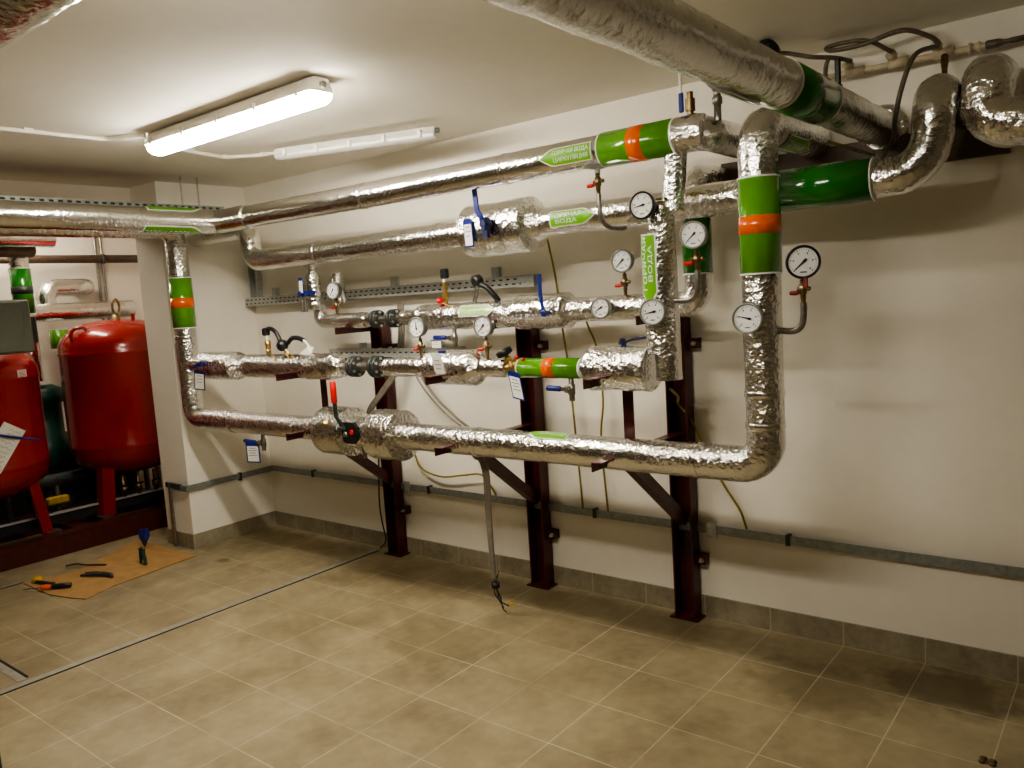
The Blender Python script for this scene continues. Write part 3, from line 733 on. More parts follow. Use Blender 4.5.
# middle riser
g = gauge((3.925, -.72, 1.823), (.12, -1, 0), 'pressure gauge with red handle beside the hot-water riser and dark green band', r=.050, needle=222)
gauge_cock(g, (3.928, -.70, 1.775), (3.928, -.70, 1.685), (1, 0, 0), 'red', 'brassd')
MB().sweep(smooth_path([(3.928, -.70, 1.69), (3.928, -.70, 1.65), (3.92, -.695, 1.605), (3.89, -.685, 1.583), (3.83, -.665, 1.58), (3.80, -.65, 1.582)]), .012, 12).build('siphon_tube', M['steel'], g)
g = gauge((3.77, -.775, 1.543), (.18, -1, .03), 'dial thermometer low on the hot-water riser', 'thermometer', .050, .03, needle=190, name='dial_thermometer')
MB().cyl((3.765, -.745, 1.543), (3.755, -.68, 1.543), .012, 12).build('stem', M['brassd'], g)
g = gauge((3.288, -.385, 1.557), (.10, -1, .03), 'dial thermometer on the front of the middle pipe', 'thermometer', .047, .03, needle=210, name='dial_thermometer')
MB().cyl((3.287, -.355, 1.557), (3.285, -.32, 1.557), .012, 12).build('stem', M['brassd'], g)
g = gauge((3.725, -.74, 1.955), (.0, -1, .04), 'black-edged dial thermometer on the hot-water pipe above the riser sticker', 'thermometer', .052, .03, needle=190, dark=True, name='dial_thermometer')
MB().sweep([(3.727, -.705, 1.955), (3.73, -.685, 1.955), (3.76, -.67, 1.957), (3.80, -.65, 1.958)], .014, 12).build('stem', M['brassd'], g)
def gauge_on(x, y, z, ztop, label, **kw):
    g = gauge((x, y-.02, z), kw.pop('n', (.1, -1, 0)), label, r=kw.pop('r', .05), needle=kw.pop('needle', 222), **kw)
    gauge_cock(g, (x, y, z-.045), (x, y, ztop), (1, 0, 0), 'red', 'brassd'); return g
gauge_on(3.363, YC, 1.766, ZC+.055, 'pressure gauge with red handle standing on the middle pipe', r=.051)
gauge_on(1.288, YC, 1.742, ZC+.040, 'smallest-looking pressure gauge, on the middle pipe beside the short riser', r=.052, needle=235)
gauge_on(2.372, YB, 1.512, ZB+.045, 'left pressure gauge standing on the second lowest pipe', r=.050, needle=95)
gauge_on(2.812, YB, 1.506, ZB+.040, 'pressure gauge above the fat jacket, left of the black hand wheel', r=.050, needle=228)

# ------------------------------------------------------------------ safety valves, sensors
t = thing('pressure_sensor', 'brass sensor with black cap and red knob on the middle pipe', 'sensor', (2.22, YC, 1.62))
MB().lathe((2.222, YC, ZC+.06), (0, 0, 1), [(0, .012), (.03, .012), (.032, .017), (.075, .017), (.078, .012), (.10, .012), (.10, .016), (.125, .016)], 8, smooth=False).build('brass_body', M['brass'], t)
MB().lathe((2.222, YC, ZC+.185), (0, 0, 1), [(0, .010), (.012, .012), (.03, .012)], 12).build('white_collar', M['whitepl'], t)
MB().box((2.226, YC, ZC+.232), (.042, .036, .055), bev=.006).build('black_cap', M['black'], t)
MB().lathe((2.215, YC-.012, ZC+.085), (-.6, -.8, 0), [(0, .008), (.012, .016), (.03, .017), (.036, .010)], 12).build('red_knob', M['red'], t)
t = thing('pressure_switch', 'black cable plug on the middle pipe in front of the perforated tray', 'sensor', (2.46, YC, 1.66))
MB().sweep([(2.43, YC, ZC+.065), (2.45, YC, ZC+.11), (2.47, YC-.01, ZC+.15)], .012, 10).build('stem', M['steel'], t)
MB().lathe((2.478, YC-.05, 1.722), (.25, 1, .2), [(0, .020), (.006, .036), (.04, .036), (.05, .02)], 16).build('plug_body', M['black'], t)
MB().sweep(smooth_path([(2.51, YC-.03, 1.71), (2.55, YC-.03, 1.69), (2.585, YC-.02, 1.65), (2.60, YC, 1.615)]), [.016]*25, 10).build('cable_sleeve', M['black'], t)
t = thing('pressure_sensor', 'brass sensor with black plug and hose on the pipe near the corner', 'sensor', (1.08, YB, 1.38))
MB().lathe((1.062, YB, ZB+.06), (0, 0, 1), [(0, .014), (.04, .016), (.042, .010), (.045, .016), (.07, .018), (.09, .018), (.092, .012), (.10, .012)], 10).build('brass_body', M['brass'], t)
MB().cyl((1.07, YB-.005, ZB+.085), (1.12, YB-.03, ZB+.088), .009, 10).build('side_port', M['brassd'], t)
MB().lathe((1.062, YB, ZB+.16), (0, 0, 1), [(0, .011), (.025, .013)], 12).build('white_collar', M['whitepl'], t)
MB().box((1.055, YB, ZB+.208), (.042, .04, .05), bev=.008).build('black_plug', M['black'], t)
MB().sweep(smooth_path([(1.06, YB, ZB+.222), (1.10, YB, ZB+.228), (1.15, YB, ZB+.208), (1.185, YB, ZB+.16), (1.20, YB-.01, ZB+.125)]), .013, 10).build('black_hose', M['black'], t)
t = thing('flow_sensor', 'black cable head with curved black hose on the pipe near the corner', 'sensor', (1.24, YB, 1.40))
MB().ball((1.228, YB-.015, ZB+.125), .036, 14).build('sensor_head', M['black'], t)
MB().sweep([(1.25, YB-.01, ZB+.10), (1.285, YB-.01, ZB+.06)], .007, 8).build('stem', M['brass'], t)
MB().sweep(smooth_path([(1.26, YB, ZB+.135), (1.31, YB, ZB+.165), (1.37, YB, ZB+.165), (1.42, YB, ZB+.15)]), .014, 10).build('hose_sleeve', M['black'], t)
MB().sweep(smooth_path([(1.415, YB, ZB+.152), (1.45, YB, ZB+.125), (1.475, YB, ZB+.085), (1.48, YB, ZB+.06)]), .008, 10).build('white_cable', M['whitepl'], t)
MB().add([(1.40, YB-.03, ZB+.072), (1.50, YB-.02, ZB+.07), (1.48, YB+.02, ZB+.11), (1.47, YB-.02, ZB+.115)], [(0, 1, 3), (1, 2, 3), (0, 3, 2), (0, 2, 1)]).build('foil_flap', M['whitepl'], t)
MB().sweep(smooth_path([(1.31, YB-.04, ZB+.06), (1.295, YB-.05, ZB+.085), (1.32, YB-.05, ZB+.095), (1.335, YB-.04, ZB+.07)]), .004, 8).build('wire_loop', M['brass'], t)

# ------------------------------------------------------------------ steel supports on the wall
def support(x, label, strut=True, low_dir=True):
    t = thing('pipe_support', label, 'bracket', (x, -.06, 0), 'red-brown steel supports against the wall')
    w, d, th, h = .108, .075, .008, 1.52
    u = [(-w/2, -d), (-w/2+th, -d), (-w/2+th, -th), (w/2-th, -th), (w/2-th, -d), (w/2, -d), (w/2, 0), (-w/2, 0)]
    MB().prism(u, (x, -.014, h/2), (1, 0, 0), (0, 1, 0), h).build('post', M['oxide'], t)
    MB().box((x, -.055, .004), (.15, .10, .008)).build('base_plate', M['oxide'], t)
    for z, ln in ((.935, .80), (1.285, .83), (1.515, .38)):
        a = [(0, 0), (.05, 0), (.05, .006), (.006, .006), (.006, .05), (0, .05)]
        # angle iron along -Y
        mb = MB(); mb.prism([(-.025, 0), (.025, 0), (.025, -.006), (-.019, -.006), (-.019, -.042), (-.025, -.042)], (x, -.014-ln/2-.03, z), (1, 0, 0), (0, 0, 1), ln-.06)
        mb.build('arm', M['oxide'], t)
    a, b = V((x, -.07, .50)), V((x, -.56, .885)); dd = (b-a)
    rot = Matrix.Rotation(-math.atan2(dd.z, -dd.y)+0, 3, 'X')
    m = MB(); c = (a+b)/2; m.box(c, (.05, dd.length, .05), Matrix.Rotation(math.atan2(dd.z, dd.y), 3, 'X')); m.build('diagonal_brace', M['oxide'], t)
    if strut:
        MB().box((x, -.535, 1.085), (.05, .008, .27)).build('strut', M['oxide'], t)
    for z in (.30, 1.36):
        mb = MB(); mb.box((x+.075, -.02, z), (.05, .045, .05)); mb.build('wall_lug', M['oxide'], t)
        MB().lathe((x+.082, -.04, z), F, [(0, .012), (.015, .012), (.015, .006), (.03, .006)], 6, smooth=False).build('anchor_bolt', M['boltm'], t)
    return t
support(1.415, 'red-brown steel support post nearest the corner, left of three')
support(2.60, 'red-brown steel support post in the middle of the wall', strut=False)
support(3.50, 'red-brown steel support post under the hot-water riser, right of three')

# ------------------------------------------------------------------ perforated cable trays
def tray(label, x0, x1, y, z, h, depth, slots=2):
    t = thing('cable_tray', label, 'cable tray', ((x0+x1)/2, y, z), 'perforated cable trays')
    L = x1-x0; y0 = y-depth
    m = MB(); m.box(((x0+x1)/2, y0+.001, z), (L, .002, h)); m.box(((x0+x1)/2, y0+depth/2, z-h/2+.001), (L, depth, .002)); m.box(((x0+x1)/2, y-.001, z), (L, .002, h)) 
    s = m; s.cur = 1; n = int(L/.05)
    for r in range(slots):
        zz = z+(r-(slots-1)/2)*h*.42
        for i in range(n):
            xx = x0+.025+(L-.05)*i/(n-1)+(.012 if r else 0)
            s.box((xx, y0-.0003, zz), (.022, .001, .008))
    s.build('tray_channel', M['galv'], t, mat2=M['slot'])
    return t
t = tray('long perforated cable tray on the wall behind the middle pipe', .03, 2.69, -.03, 1.715, .062, .07)
for x in (.3, .62, 1.55, 2.38):
    MB().box((x, -.016, 1.745), (.05, .03, .12)).build('bracket', M['galv'], t)
MB().box((2.66, -.102, 1.715), (.085, .004, .066)).build('end_cap', M['galv'], t)
t = tray('lower perforated cable tray behind the second lowest pipe', .95, 2.12, -.03, 1.335, .055, .07, 1)
for x in (1.2, 1.9):
    MB().box((x, -.016, 1.35), (.04, .03, .09)).build('bracket', M['galv'], t)
t = thing('cable_tray', 'vertical perforated channel on the wall beside the corner', 'cable tray', (.09, -.03, 1.95), 'perforated cable trays')
m_ = MB().prism([(-.045, -.05), (-.043, -.05), (-.043, -.002), (.043, -.002), (.043, -.05), (.045, -.05), (.045, 0), (-.045, 0)], (.08, -.002, 1.96), (1, 0, 0), (0, 1, 0), .46)
s = m_; s.cur = 1
for i in range(16): s.box((.06, -.0045, 1.75+.028*i), (.012, .001, .017)); s.box((.095, -.0045, 1.764+.028*i), (.012, .001, .017))
s.build('tray_channel', M['galv'], t, mat2=M['slot'])
# tray above the left run, hung on rods
t = thing('cable_tray', 'perforated cable tray hung from the ceiling above the left pipe run', 'cable tray', (.25, -1.6, 2.33), 'perforated cable trays')
m = MB(); m.box((.25, -1.95, 2.314), (.20, 3.1, .002)); m.box((.35, -1.95, 2.337), (.002, 3.1, .048)); m.box((.15, -1.95, 2.337), (.002, 3.1, .048))
s = m; s.cur = 1
for i in range(60):
    s.box((.3513, -.45-.05*i, 2.347), (.001, .026, .012))
    s.box((.32, -.45-.05*i, 2.3127), (.014, .026, .001)); s.box((.24, -.47-.05*i, 2.3127), (.014, .026, .001))
s.build('tray_channel', M['galvd'], t, mat2=M['slot'])
for y in (-.52, -.64):
    MB().cyl((.25 if y > -.6 else .25, y, 2.30), (.25, y, H), .005, 8).build('hanger_rod', M['steel'], t)

# ------------------------------------------------------------------ earthing strip along the wall
t = thing('earthing_strip', 'grey zinc earthing strip running along the wall near the floor', 'earthing strip', (3, -.02, .455))
MB().box((3.6, -.026, .455), (7.1, .004, .042)).build('strip', M['galvd'], t)
for x in (.55, 1.72, 2.20, 2.96, 4.0, 5.2):
    MB().box((x, -.018, .455), (.018, .035, .05)).build('clamp', M['iron'], t)
for x in (1.53, 3.63):
    MB().box((x, -.03, .455), (.05, .006, .075)).build('joint_plate', M['galv'], t)
t = thing('earthing_strip', 'grey zinc earthing strip wrapping the short corner wall', 'earthing strip', (.02, -.4, .445))
m = MB(); m.box((.022, -.36, .445), (.004, .70, .042)); m.box((-.07, -.708, .443), (.185, .004, .042)); m.build('strip', M['galvd'], t)
MB().box((.014, -.28, .44), (.028, .02, .06)).build('clamp', M['iron'], t)
t = thing('conduit', 'grey metal conduit down the front of the wall column', 'conduit', (-.2, -.72, 0))
for x in (-.215, -.195):
    MB().cyl((x, -.712, .002), (x+.012, -.712, .47), .009, 10).build('tube', M['steel'], t)
MB().box((-.15, -.708, .452), (.19, .02, .034)).build('saddle', M['iron'], t)

# ------------------------------------------------------------------ wires
EG = 'earth wires to the strip'
wire('earth_wire', 'yellow-green earth wire from the hot-water pipe down the wall to the strip', [(2.765, -.05, 1.95), (2.807, -.05, 1.73), (2.829, -.05, 1.50), (2.86, -.05, 1.23), (2.882, -.05, .854), (2.895, -.04, .475)], .0055, 'earth', group=EG)
wire('earth_wire', 'yellow-green earth wire from the middle pipe down to the strip, right of another', [(2.97, -.05, 1.53), (3.0, -.05, 1.45), (3.044, -.05, 1.335), (3.064, -.05, 1.076), (3.04, -.05, .864), (3.053, -.04, .48)], .0055, 'earth', group=EG)
wire('earth_wire', 'yellow-green earth wire right of the right support post', [(3.74, -.60, 1.22), (3.62, -.30, 1.14), (3.50, -.06, 1.07), (3.555, -.05, .994), (3.635, -.05, .829), (3.71, -.05, .69), (3.785, -.05, .578), (3.812, -.04, .486)], .006, 'earth', group=EG)
wire('earth_wire', 'earth wire sagging beside the left support post to the strip', [(1.70, -.50, .86), (1.64, -.10, .74), (1.69, -.05, .60), (1.86, -.05, .558), (2.05, -.05, .585), (2.19, -.05, .60), (2.26, -.05, .535), (2.287, -.04, .484)], .006, 'earth', group=EG)
for k, (dx, dz) in enumerate(((0, 0), (.03, .015), (.055, .0))):
    wire('grey_cable', 'thin grey cables looping behind the lowest pipe', [(1.74+dx, -.10, 1.30), (1.76+dx, -.10, 1.19+dz), (1.87+dx, -.11, 1.07+dz), (2.02+dx, -.12, .96+dz), (2.2+dx, -.14, .86), (2.45+dx, -.40, .80), (2.63, -.54, .83)], .0055, 'cable', group='grey cables behind the pipes')
for k in range(3):
    wire('grey_cable', 'grey cables slanting behind the flange joint down to the lowest pipe', [(1.62+.02*k, -.07, 1.64), (1.60+.02*k, -.07, 1.40), (1.57+.02*k, -.11, 1.22), (1.46+.02*k, -.13, 1.09), (1.34+.02*k, -.15, .95), (1.30+.01*k, -.08, .75)], .008, 'cable', group='grey cables behind the pipes')
for k in range(3):
    wire('grey_cable', 'grey cables hanging from the lowest pipe to the floor', [(2.62+.018*k, -.60, .90), (2.648+.014*k, -.55, .775), (2.652+.011*k, -.55, .516), (2.655+.006*k, -.54, .23), (2.655+.006*k, -.53, .20)], .0085, 'cable', group='hanging cables')
t = thing('cable_tie', 'black cable tie around the hanging grey cables', 'cable tie', (2.66, -.53, .17))
MB().lathe((2.662, -.532, .155), (0, 0, 1), [(0, .018), (.0, .022), (.028, .022), (.028, .018)], 14).build('wrap', M['black'], t)
for k, q in enumerate(([(2.66, -.53, .165), (2.64, -.52, .12), (2.655, -.50, .07), (2.67, -.49, .035)], [(2.66, -.53, .165), (2.665, -.52, .11), (2.66, -.50, .07), (2.70, -.48, .045)], [(2.66, -.53, .17), (2.675, -.53, .215), (2.69, -.53, .25)], [(2.655, -.53, .165), (2.675, -.515, .10), (2.665, -.49, .03), (2.675, -.475, .006)])):
    wire('wire_end', 'loose stripped wire ends at the foot of the hanging cables', q, .0035, 'darkwire', group='loose wire ends')
wire('grey_cable', 'thin black cable dropping left of the left support post', [(1.30, -.05, .9), (1.30, -.05, .66), (1.27, -.05, .345), (1.28, -.05, .2), (1.29, -.04, .07), (1.25, -.06, .012)], .005, 'darkwire')
t = MB().box((1.33, -.024, .22), (.022, .022, .43)).build('conduit', M['galv']); tag(t, 'grey square conduit beside the left support post', 'conduit')

# ------------------------------------------------------------------ white plastic manifold, hoses top right
t = thing('plastic_pipe', 'yellowed plastic pipe with three tees under the ceiling at top right', 'pipe', (4.5, -.08, 2.43))
MB().cyl((4.18, -.08, 2.436), (4.80, -.08, 2.43), .012, 14).build('tube', M['ivory'], t)
for x in (4.34, 4.50, 4.655):
    b = MB(); b.lathe((x-.035, -.08, 2.435), (1, 0, 0), [(0, .016), (0, .0185), (.07, .0185), (.07, .016)], 14)
    b.lathe((x-.01, -.08, 2.437), V((-.35, -.3, .7)), [(0, .014), (.02, .014), (.021, .020), (.045, .020), (.05, .013)], 14); b.build('tee', M['ivory'], t)
MB().lathe((4.735, -.08, 2.431), (1, 0, 0), [(0, .014), (.0, .019), (.012, .019), (.012, .014), (.03, .014), (.03, .018), (.04, .018)], 14).build('union_nut', M['ivory'], t)
MB().lathe((4.79, -.08, 2.43), (1, 0, -.01), [(0, .012), (.004, .016), (.04, .015), (.06, .009), (.075, .009), (.08, .0105), (.125, .0105), (.125, .006)], 14).build('black_end', M['rubber'], t)
MB().lathe((4.66, -.10, 2.42), V((.1, -.55, -1)), [(0, .012), (.03, .014), (.06, .010), (.16, .010)], 12).build('drop_tube', M['brassd'], t)
HG = 'rubber hoses at top right'
wire('rubber_hose', 'dark rubber hose looping from the yellowed pipe under the ceiling', [(4.485, -.12, 2.47), (4.41, -.16, 2.52), (4.32, -.16, 2.535), (4.255, -.16, 2.53), (4.285, -.17, 2.512), (4.40, -.17, 2.51), (4.53, -.16, 2.53), (4.62, -.13, 2.49), (4.645, -.11, 2.46)], .009, 'rubber', 'hose', HG)
wire('rubber_hose', 'dark rubber hose reaching left over the thick overhead pipe', [(4.335, -.12, 2.47), (4.30, -.2, 2.475), (4.22, -.25, 2.488), (4.12, -.25, 2.525), (4.03, -.25, 2.54)], .009, 'rubber', 'hose', HG)
wire('rubber_hose', 'dark rubber hose hanging down past the thick overhead pipe at the wall', [(4.64, -.12, 2.455), (4.60, -.24, 2.42), (4.575, -.27, 2.37), (4.548, -.28, 2.28), (4.53, -.28, 2.19), (4.528, -.30, 2.12), (4.50, -.34, 2.055)], .009, 'rubber', 'hose', HG)
wire('rubber_hose', 'short dark hose dropping behind the thick overhead pipe', [(4.28, -.22, 2.475), (4.25, -.16, 2.45), (4.235, -.12, 2.36), (4.24, -.10, 2.28)], .009, 'rubber', 'hose', HG)
t = thing('hose_valve', 'black upright lever valve behind the thick overhead pipe', 'valve', (4.30, -.2, 2.34))
MB().cyl((4.305, -.18, 2.29), (4.305, -.18, 2.375), .014, 12).build('valve_body', M['brassd'], t)
MB().box((4.305, -.19, 2.42), (.022, .016, .11), bev=.005).build('valve_lever', M['black'], t)
t = MB().lathe((4.09, -.36, 2.50), (0, -1, .2), [(-.02, .03), (0, .055), (.03, .055), (.045, .03)], 20).build('black_wheel', M['black']); tag(t, 'black round valve head above the thick overhead pipe', 'valve')
t = MB().cyl((4.355, -.50, 2.118), (4.50, -.44, 2.052), .006, 8).build('thin_rod', M['brassd']); tag(t, 'thin brown rod slanting across the dark green band', 'rod')

# ------------------------------------------------------------------ expansion tanks on the red frame
def tank(c, r, z0, z1, label, leg_angles):
    t = thing('expansion_tank', label, 'tank', (c[0], c[1], .15), 'red expansion tanks')
    d = .22; prof = []
    for k in range(9):
        a = PI/2*k/8; prof.append((d-d*math.cos(a), max(r*math.sin(a)**.8, .01)))
    L = z1-z0
    prof += [(d+.02, r), (d+.03, r+.006), (d+.045, r), (L-d-.045, r), (L-d-.03, r+.006), (L-d-.02, r)]
    for k in range(9):
        a = PI/2*(1-k/8); prof.append((L-d+d*math.cos(a), max(r*math.sin(a)**.8, .01)))
    MB().lathe((c[0], c[1], z0), (0, 0, 1), prof, 64).build('shell', M['tank'], t)
    for a in leg_angles:
        ca, sa = math.cos(a), math.sin(a); rd = V((ca, sa, 0)); tn = V((-sa, ca, 0))
        top = V((c[0], c[1], z0+.16))+rd*(r*.86); bot = V((c[0], c[1], .152))+rd*(r*1.0)
        vs = []
        for q in (top, bot):
            vs += [q-tn*.075-rd*.035, q, q+tn*.075-rd*.035, q+tn*.075-rd*.043, q-rd*.010, q-tn*.075-rd*.043]
        fs = [(i, (i+1) % 6, 6+(i+1) % 6, 6+i) for i in range(6)]+[(5, 4, 3, 2, 1, 0), (6, 7, 8, 9, 10, 11)]
        lg = MB().add(vs, fs).build('leg', M['tank'], t)
        MB().box(bot-rd*.01, (.10, .10, .008)).build('foot_plate', M['steel'], lg)
    return t
tk = tank((-1.25, -.465), .43, .42, 1.655, 'dark red expansion tank standing beside the wall column', (-1.02, 1.2, 3.3))
MB().lathe((-1.25, -.45, 1.64), (0, 0, 1), [(0, .03), (.05, .03), (.05, .02), (.06, .02)], 14).build('top_fitting', M['brassd'], tk)
lp = [V((-1.24, -.45, 1.755))+V((0, .028*math.sin(a_), .06*math.cos(a_))) for a_ in [2*PI*i/16 for i in range(17)]]
MB().sweep(lp, .010, 8).build('brass_loop', M['brassd'], tk)
MB().cyl((-1.14, -.37, 1.60), (-1.14, -.37, 1.69), .014, 10).build('top_stub', M['tank'], tk)
ring = [V((-1.12, -.80, 1.545))+V((.02*math.cos(a), .062*math.cos(a), .062*math.sin(a))) for a in [2*PI*i/20 for i in range(21)]]
MB().sweep(ring, .014, 8).build('lifting_ring', M['tank'], tk)
tk = tank((-1.28, -1.56), .465, .42, 1.545, 'bright red expansion tank at the left edge', (.82, 2.8, 4.9))
n_ = V((.86, .50, 0)).normalized(); p_ = V((-1.28, -1.56, 0.03))+n_*.468
MB().prism([(-.04, -.025), (.04, -.025), (.04, .025), (-.04, .025)], p_+V((0, 0, 1.29)), V((0, 0, 1)).cross(n_), (0, 0, 1), .003).build('rating_plate', M['white'], tk)
m = MB()
for i in range(5): m.prism([(-.032, -.002), (.032, -.002), (.032, .002), (-.032, .002)], p_+n_*.002+V((0, 0, 1.272+.009*i)), V((0, 0, 1)).cross(n_), (0, 0, 1), .001)
m.build('plate_print', M['dkred'], tk)
# note with handwriting on the tank
n_ = V((.97, .0, -.05)).normalized(); ux = V((0, 1, 0)); ux = (ux*.8+V((0, 0, -.55))).normalized(); uy = n_.cross(ux)
nc = V((-.79, -1.535, .84)); 
t = thing('paper_note', 'tilted white handwritten note on the bright red tank', 'note', nc)
sh = MB().prism([(-.075, -.16), (.075, -.16), (.075, .16), (-.075, .16)], nc, ux, uy, .002).build('sheet', M['paper'], t)
rnd = random.Random(3); m = MB()
for i in range(9):
    y = .13-.031*i; x = -.06; L = .06+rnd.random()*.05 if i < 2 else .115
    x0 = -.02 if i < 2 else -.06
    pts = []
    k = 0
    while x0+k*.007 < x0+L:
        pts.append(nc+n_*.002+ux*(x0+k*.007)+uy*(y+rnd.uniform(-.009, .009))); k += 1
    if len(pts) > 2: m.sweep(pts, .0013, 4, smooth=False)
m.build('handwriting', M['ink'], t)
t = MB().sweep([(-.77, -1.60, .945), (-.772, -1.45, .895), (-.775, -1.29, .85)], [.009, .009, .006], 8).build('cable_tie', M['blue']); tag(t, 'blue plastic strap across the white note', 'strap')

fr = thing('steel_frame', 'dark red steel base frame under the tanks', 'frame', (-1.2, -1.4, 0))
def cbeam(x, y0, y1, z0, z1, f, mat='oxide', nm='beam'):
    m = MB(); m.box((x, (y0+y1)/2, (z0+z1)/2), (.008, y1-y0, z1-z0)); m.box((x-f/2, (y0+y1)/2, z1-.004), (f, y1-y0, .008)); m.box((x-f/2, (y0+y1)/2, z0+.004), (f, y1-y0, .008))
    return m.build(nm, M[mat], fr)
cbeam(-.80, -3.4, -.03, 0, .145, .13); cbeam(-1.62, -3.4, -.03, 0, .145, .13)
for y in (-2.6, -1.03, -.1):
    MB().box((-1.21, y, .07), (.80, .10, .13)).build('cross_member', M['oxide'], fr)
cbeam(-1.12, -3.3, -.04, .16, .235, .06, 'slot', 'rail'); cbeam(-1.10, -3.3, -.04, .235, .25, .02, 'galv', 'rail')

# pump, cabinet and pipes behind the tanks
t = thing('circulation_pump', 'dark green pump standing between the red tanks', 'pump', (-1.85, -.9, .15))
MB().lathe((-1.85, -.87, .50), (0, 0, 1), [(0, .15), (.03, .17), (.25, .17), (.26, .155), (.5, .155), (.52, .18), (.62, .18), (.66, .10)], 24).build('motor', M['pumpg'], t)
MB().lathe((-1.85, -.87, .146), (0, 0, 1), [(0, .16), (.06, .16), (.08, .09), (.2, .10), (.34, .09), (.36, .14)], 24).build('pump_body', M['iron'], t)
MB().cyl((-1.85, -.87, 1.155), (-1.85, -.87, 1.165), .10, 20).build('fan_cover', M['galv'], t)
t = thing('manifold', 'low dark pipe manifold on the frame behind the tank legs', 'pipes', (-1.5, -1.0, .3))
MB().cyl((-1.52, -2.2, .42), (-1.52, -.1, .42), .05, 16).build('header', M['iron'], t)
for y in (-1.30, -1.12, -.95, -.22, -.12):
    MB().cyl((-1.52, y, .149), (-1.52, y, .42), .022, 12).build('branch', M['steel'], t)
for i, y in enumerate((-.62, -.50, -.36)):
    t = thing('drain_valve', 'brass valves on the frame under the dark red tank', 'valve', (-1.02, y, .25), 'brass valves under the tank')
    MB().lathe((-1.10, y, .25), (0, 0, 1), [(0, .018), (.03, .018), (.032, .026), (.08, .026), (.085, .015), (.17, .015)], 10).build('valve_body', M['brassd'], t)
    MB().box((-1.07, y, .34), (.012, .05, .012)).build('valve_lever', M['black'], t)
wire('grey_cable', 'white cable curving under the dark red tank by the column', [(-1.0, -.30, .26), (-.98, -.24, .33), (-.99, -.22, .42), (-1.02, -.23, .47)], .008, 'whitepl')
t = MB().box((-1.45, -.98, .27), (.06, .16, .06), bev=.01).build('yellow_block', M['yellow']); tag(t, 'pale yellow block lying on the frame behind the tank leg', 'block')

t = MB().box((-2.05, -1.4, .31), (.34, 2.6, .62), bev=.02).build('filler', M['iron']); tag(t, 'dark plinth against the far wall behind the tank legs', 'filler')  # dark block added to darken the space under and behind the tanks
t = thing('control_cabinet', 'grey green control cabinet at the left edge above the bright red tank', 'cabinet', (-.75, -1.5, 1.45))
MB().box((-.76, -1.52, 1.645), (.20, .44, .36), bev=.012).build('enclosure', M['cabinet'], t)
MB().box((-.652, -1.545, 1.645), (.016, .36, .335), bev=.006).build('door', M['cabinet'], t)
MB().box((-.80, -1.27, 1.62), (.10, .07, .19), bev=.01).build('side_unit', M['black'], t)
MB().box((-.80, -1.66, .80), (.05, .05, 1.31)).build('stand_post', M['iron'], t)

BP = 'foil pipes in the room behind'
def bpipe(label, pts, r, mat='foil_smooth', bend=.1):
    t = thing('insulated_pipe', label, 'pipe', pts[0], BP); pipe('pipe_insulation', pts, r, M[mat], t, bend); return t
bpipe('silver U-bend pipe on the far wall above the dark red tank', [(-2.02, -.655, 1.70), (-2.02, -.655, 1.955), (-2.02, -.29, 1.955), (-2.25, -.29, 1.955)], .075, bend=.10)
t = bpipe('horizontal silver pipe on the far wall behind the dark red tank', [(-1.92, -2.6, 1.745), (-1.92, .02, 1.745)], .075)
band(t, (-1.92, -.63, 1.60), (0, 0, -1), .16, .07, 'green')
t = bpipe('vertical silver pipe with green band in the room behind, above the cabinet', [(-1.75, -.93, 1.2), (-1.75, -.93, 2.32)], .072)
band(t, (-1.75, -.93, 2.10), (0, 0, -1), .36, .076, 'dkgreen')
MB().lathe((-1.75, -.93, 1.96), (0, 0, -1), [(0, .074), (0, .0775), (.06, .0775), (.06, .074)], 32).build('dark_stripe', M['iron'], t)
bpipe('silver pipe end under the ceiling in the room behind', [(-1.55, -3.5, 2.335), (-1.55, -.74, 2.335)], .085)
t = MB().sweep([(-1.65, -3.5, 2.235), (-1.65, -.86, 2.235), (-1.65, -.84, 2.235)], [.055, .055, .035], 18).build('dark_pipe', M['brownpipe']); tag(t, 'dark grey pipe end in the room behind, below the silver pipe', 'pipe')
t = thing('brown_pipe', 'thin brown pipe running level across the far wall', 'pipe', (-2.1, -.3, 2.2))
MB().cyl((-2.10, -3.5, 2.20), (-2.10, .398, 2.20), .036, 16).build('tube', M['brownpipe'], t)
MB().lathe((-2.10, .06-.12-.06+.0, 2.20), (0, 1, 0), [(0, .04), (0, .046), (.025, .046), (.025, .04)], 14).build('clamp', M['iron'], t)
for y in (-.10, -.05):
    t = MB().cyl((-2.235, y, .0), (-2.235, y, H), .012, 10).build('conduit', M['steel']); tag(t, 'thin vertical steel conduits on the far wall beside the column', 'conduit', 'vertical conduits on the far wall')

# ------------------------------------------------------------------ things on the floor
cb = MB(); poly = [(-.36, -1.66), (-.30, -1.36), (-.62, -.79), (.165, -.765), (.25, -1.38), (.33, -1.575), (.20, -1.62), (.03, -1.66)]
cb.prism(poly[::-1] if False else poly, (0, 0, .004), (1, 0, 0), (0, 1, 0), .006); cb = cb.build('cardboard_sheet', M['card'])
tag(cb, 'flat brown cardboard sheet on the floor by the column', 'cardboard')
zt = .008
t = thing('screwdriver', 'orange and black screwdriver on the near corner of the cardboard', 'screwdriver', (-.05, -1.58, zt))
a, b = V((-.10, -1.66, zt+.017)), V((.03, -1.53, zt+.017)); d = (b-a)
MB().lathe(a, d, [(0, .010), (.006, .016), (.05, .017), (.06, .012), (.07, .016)], 12).build('orange_grip', M['orange'], t)
MB().lathe(a+d.normalized()*.07, d, [(0, .016), (.06, .018), (.11, .015), (.115, .008)], 12).build('black_grip', M['black'], t)
MB().cyl(a-d.normalized()*.10, a, .004, 8).build('shaft', M['steel'], t)
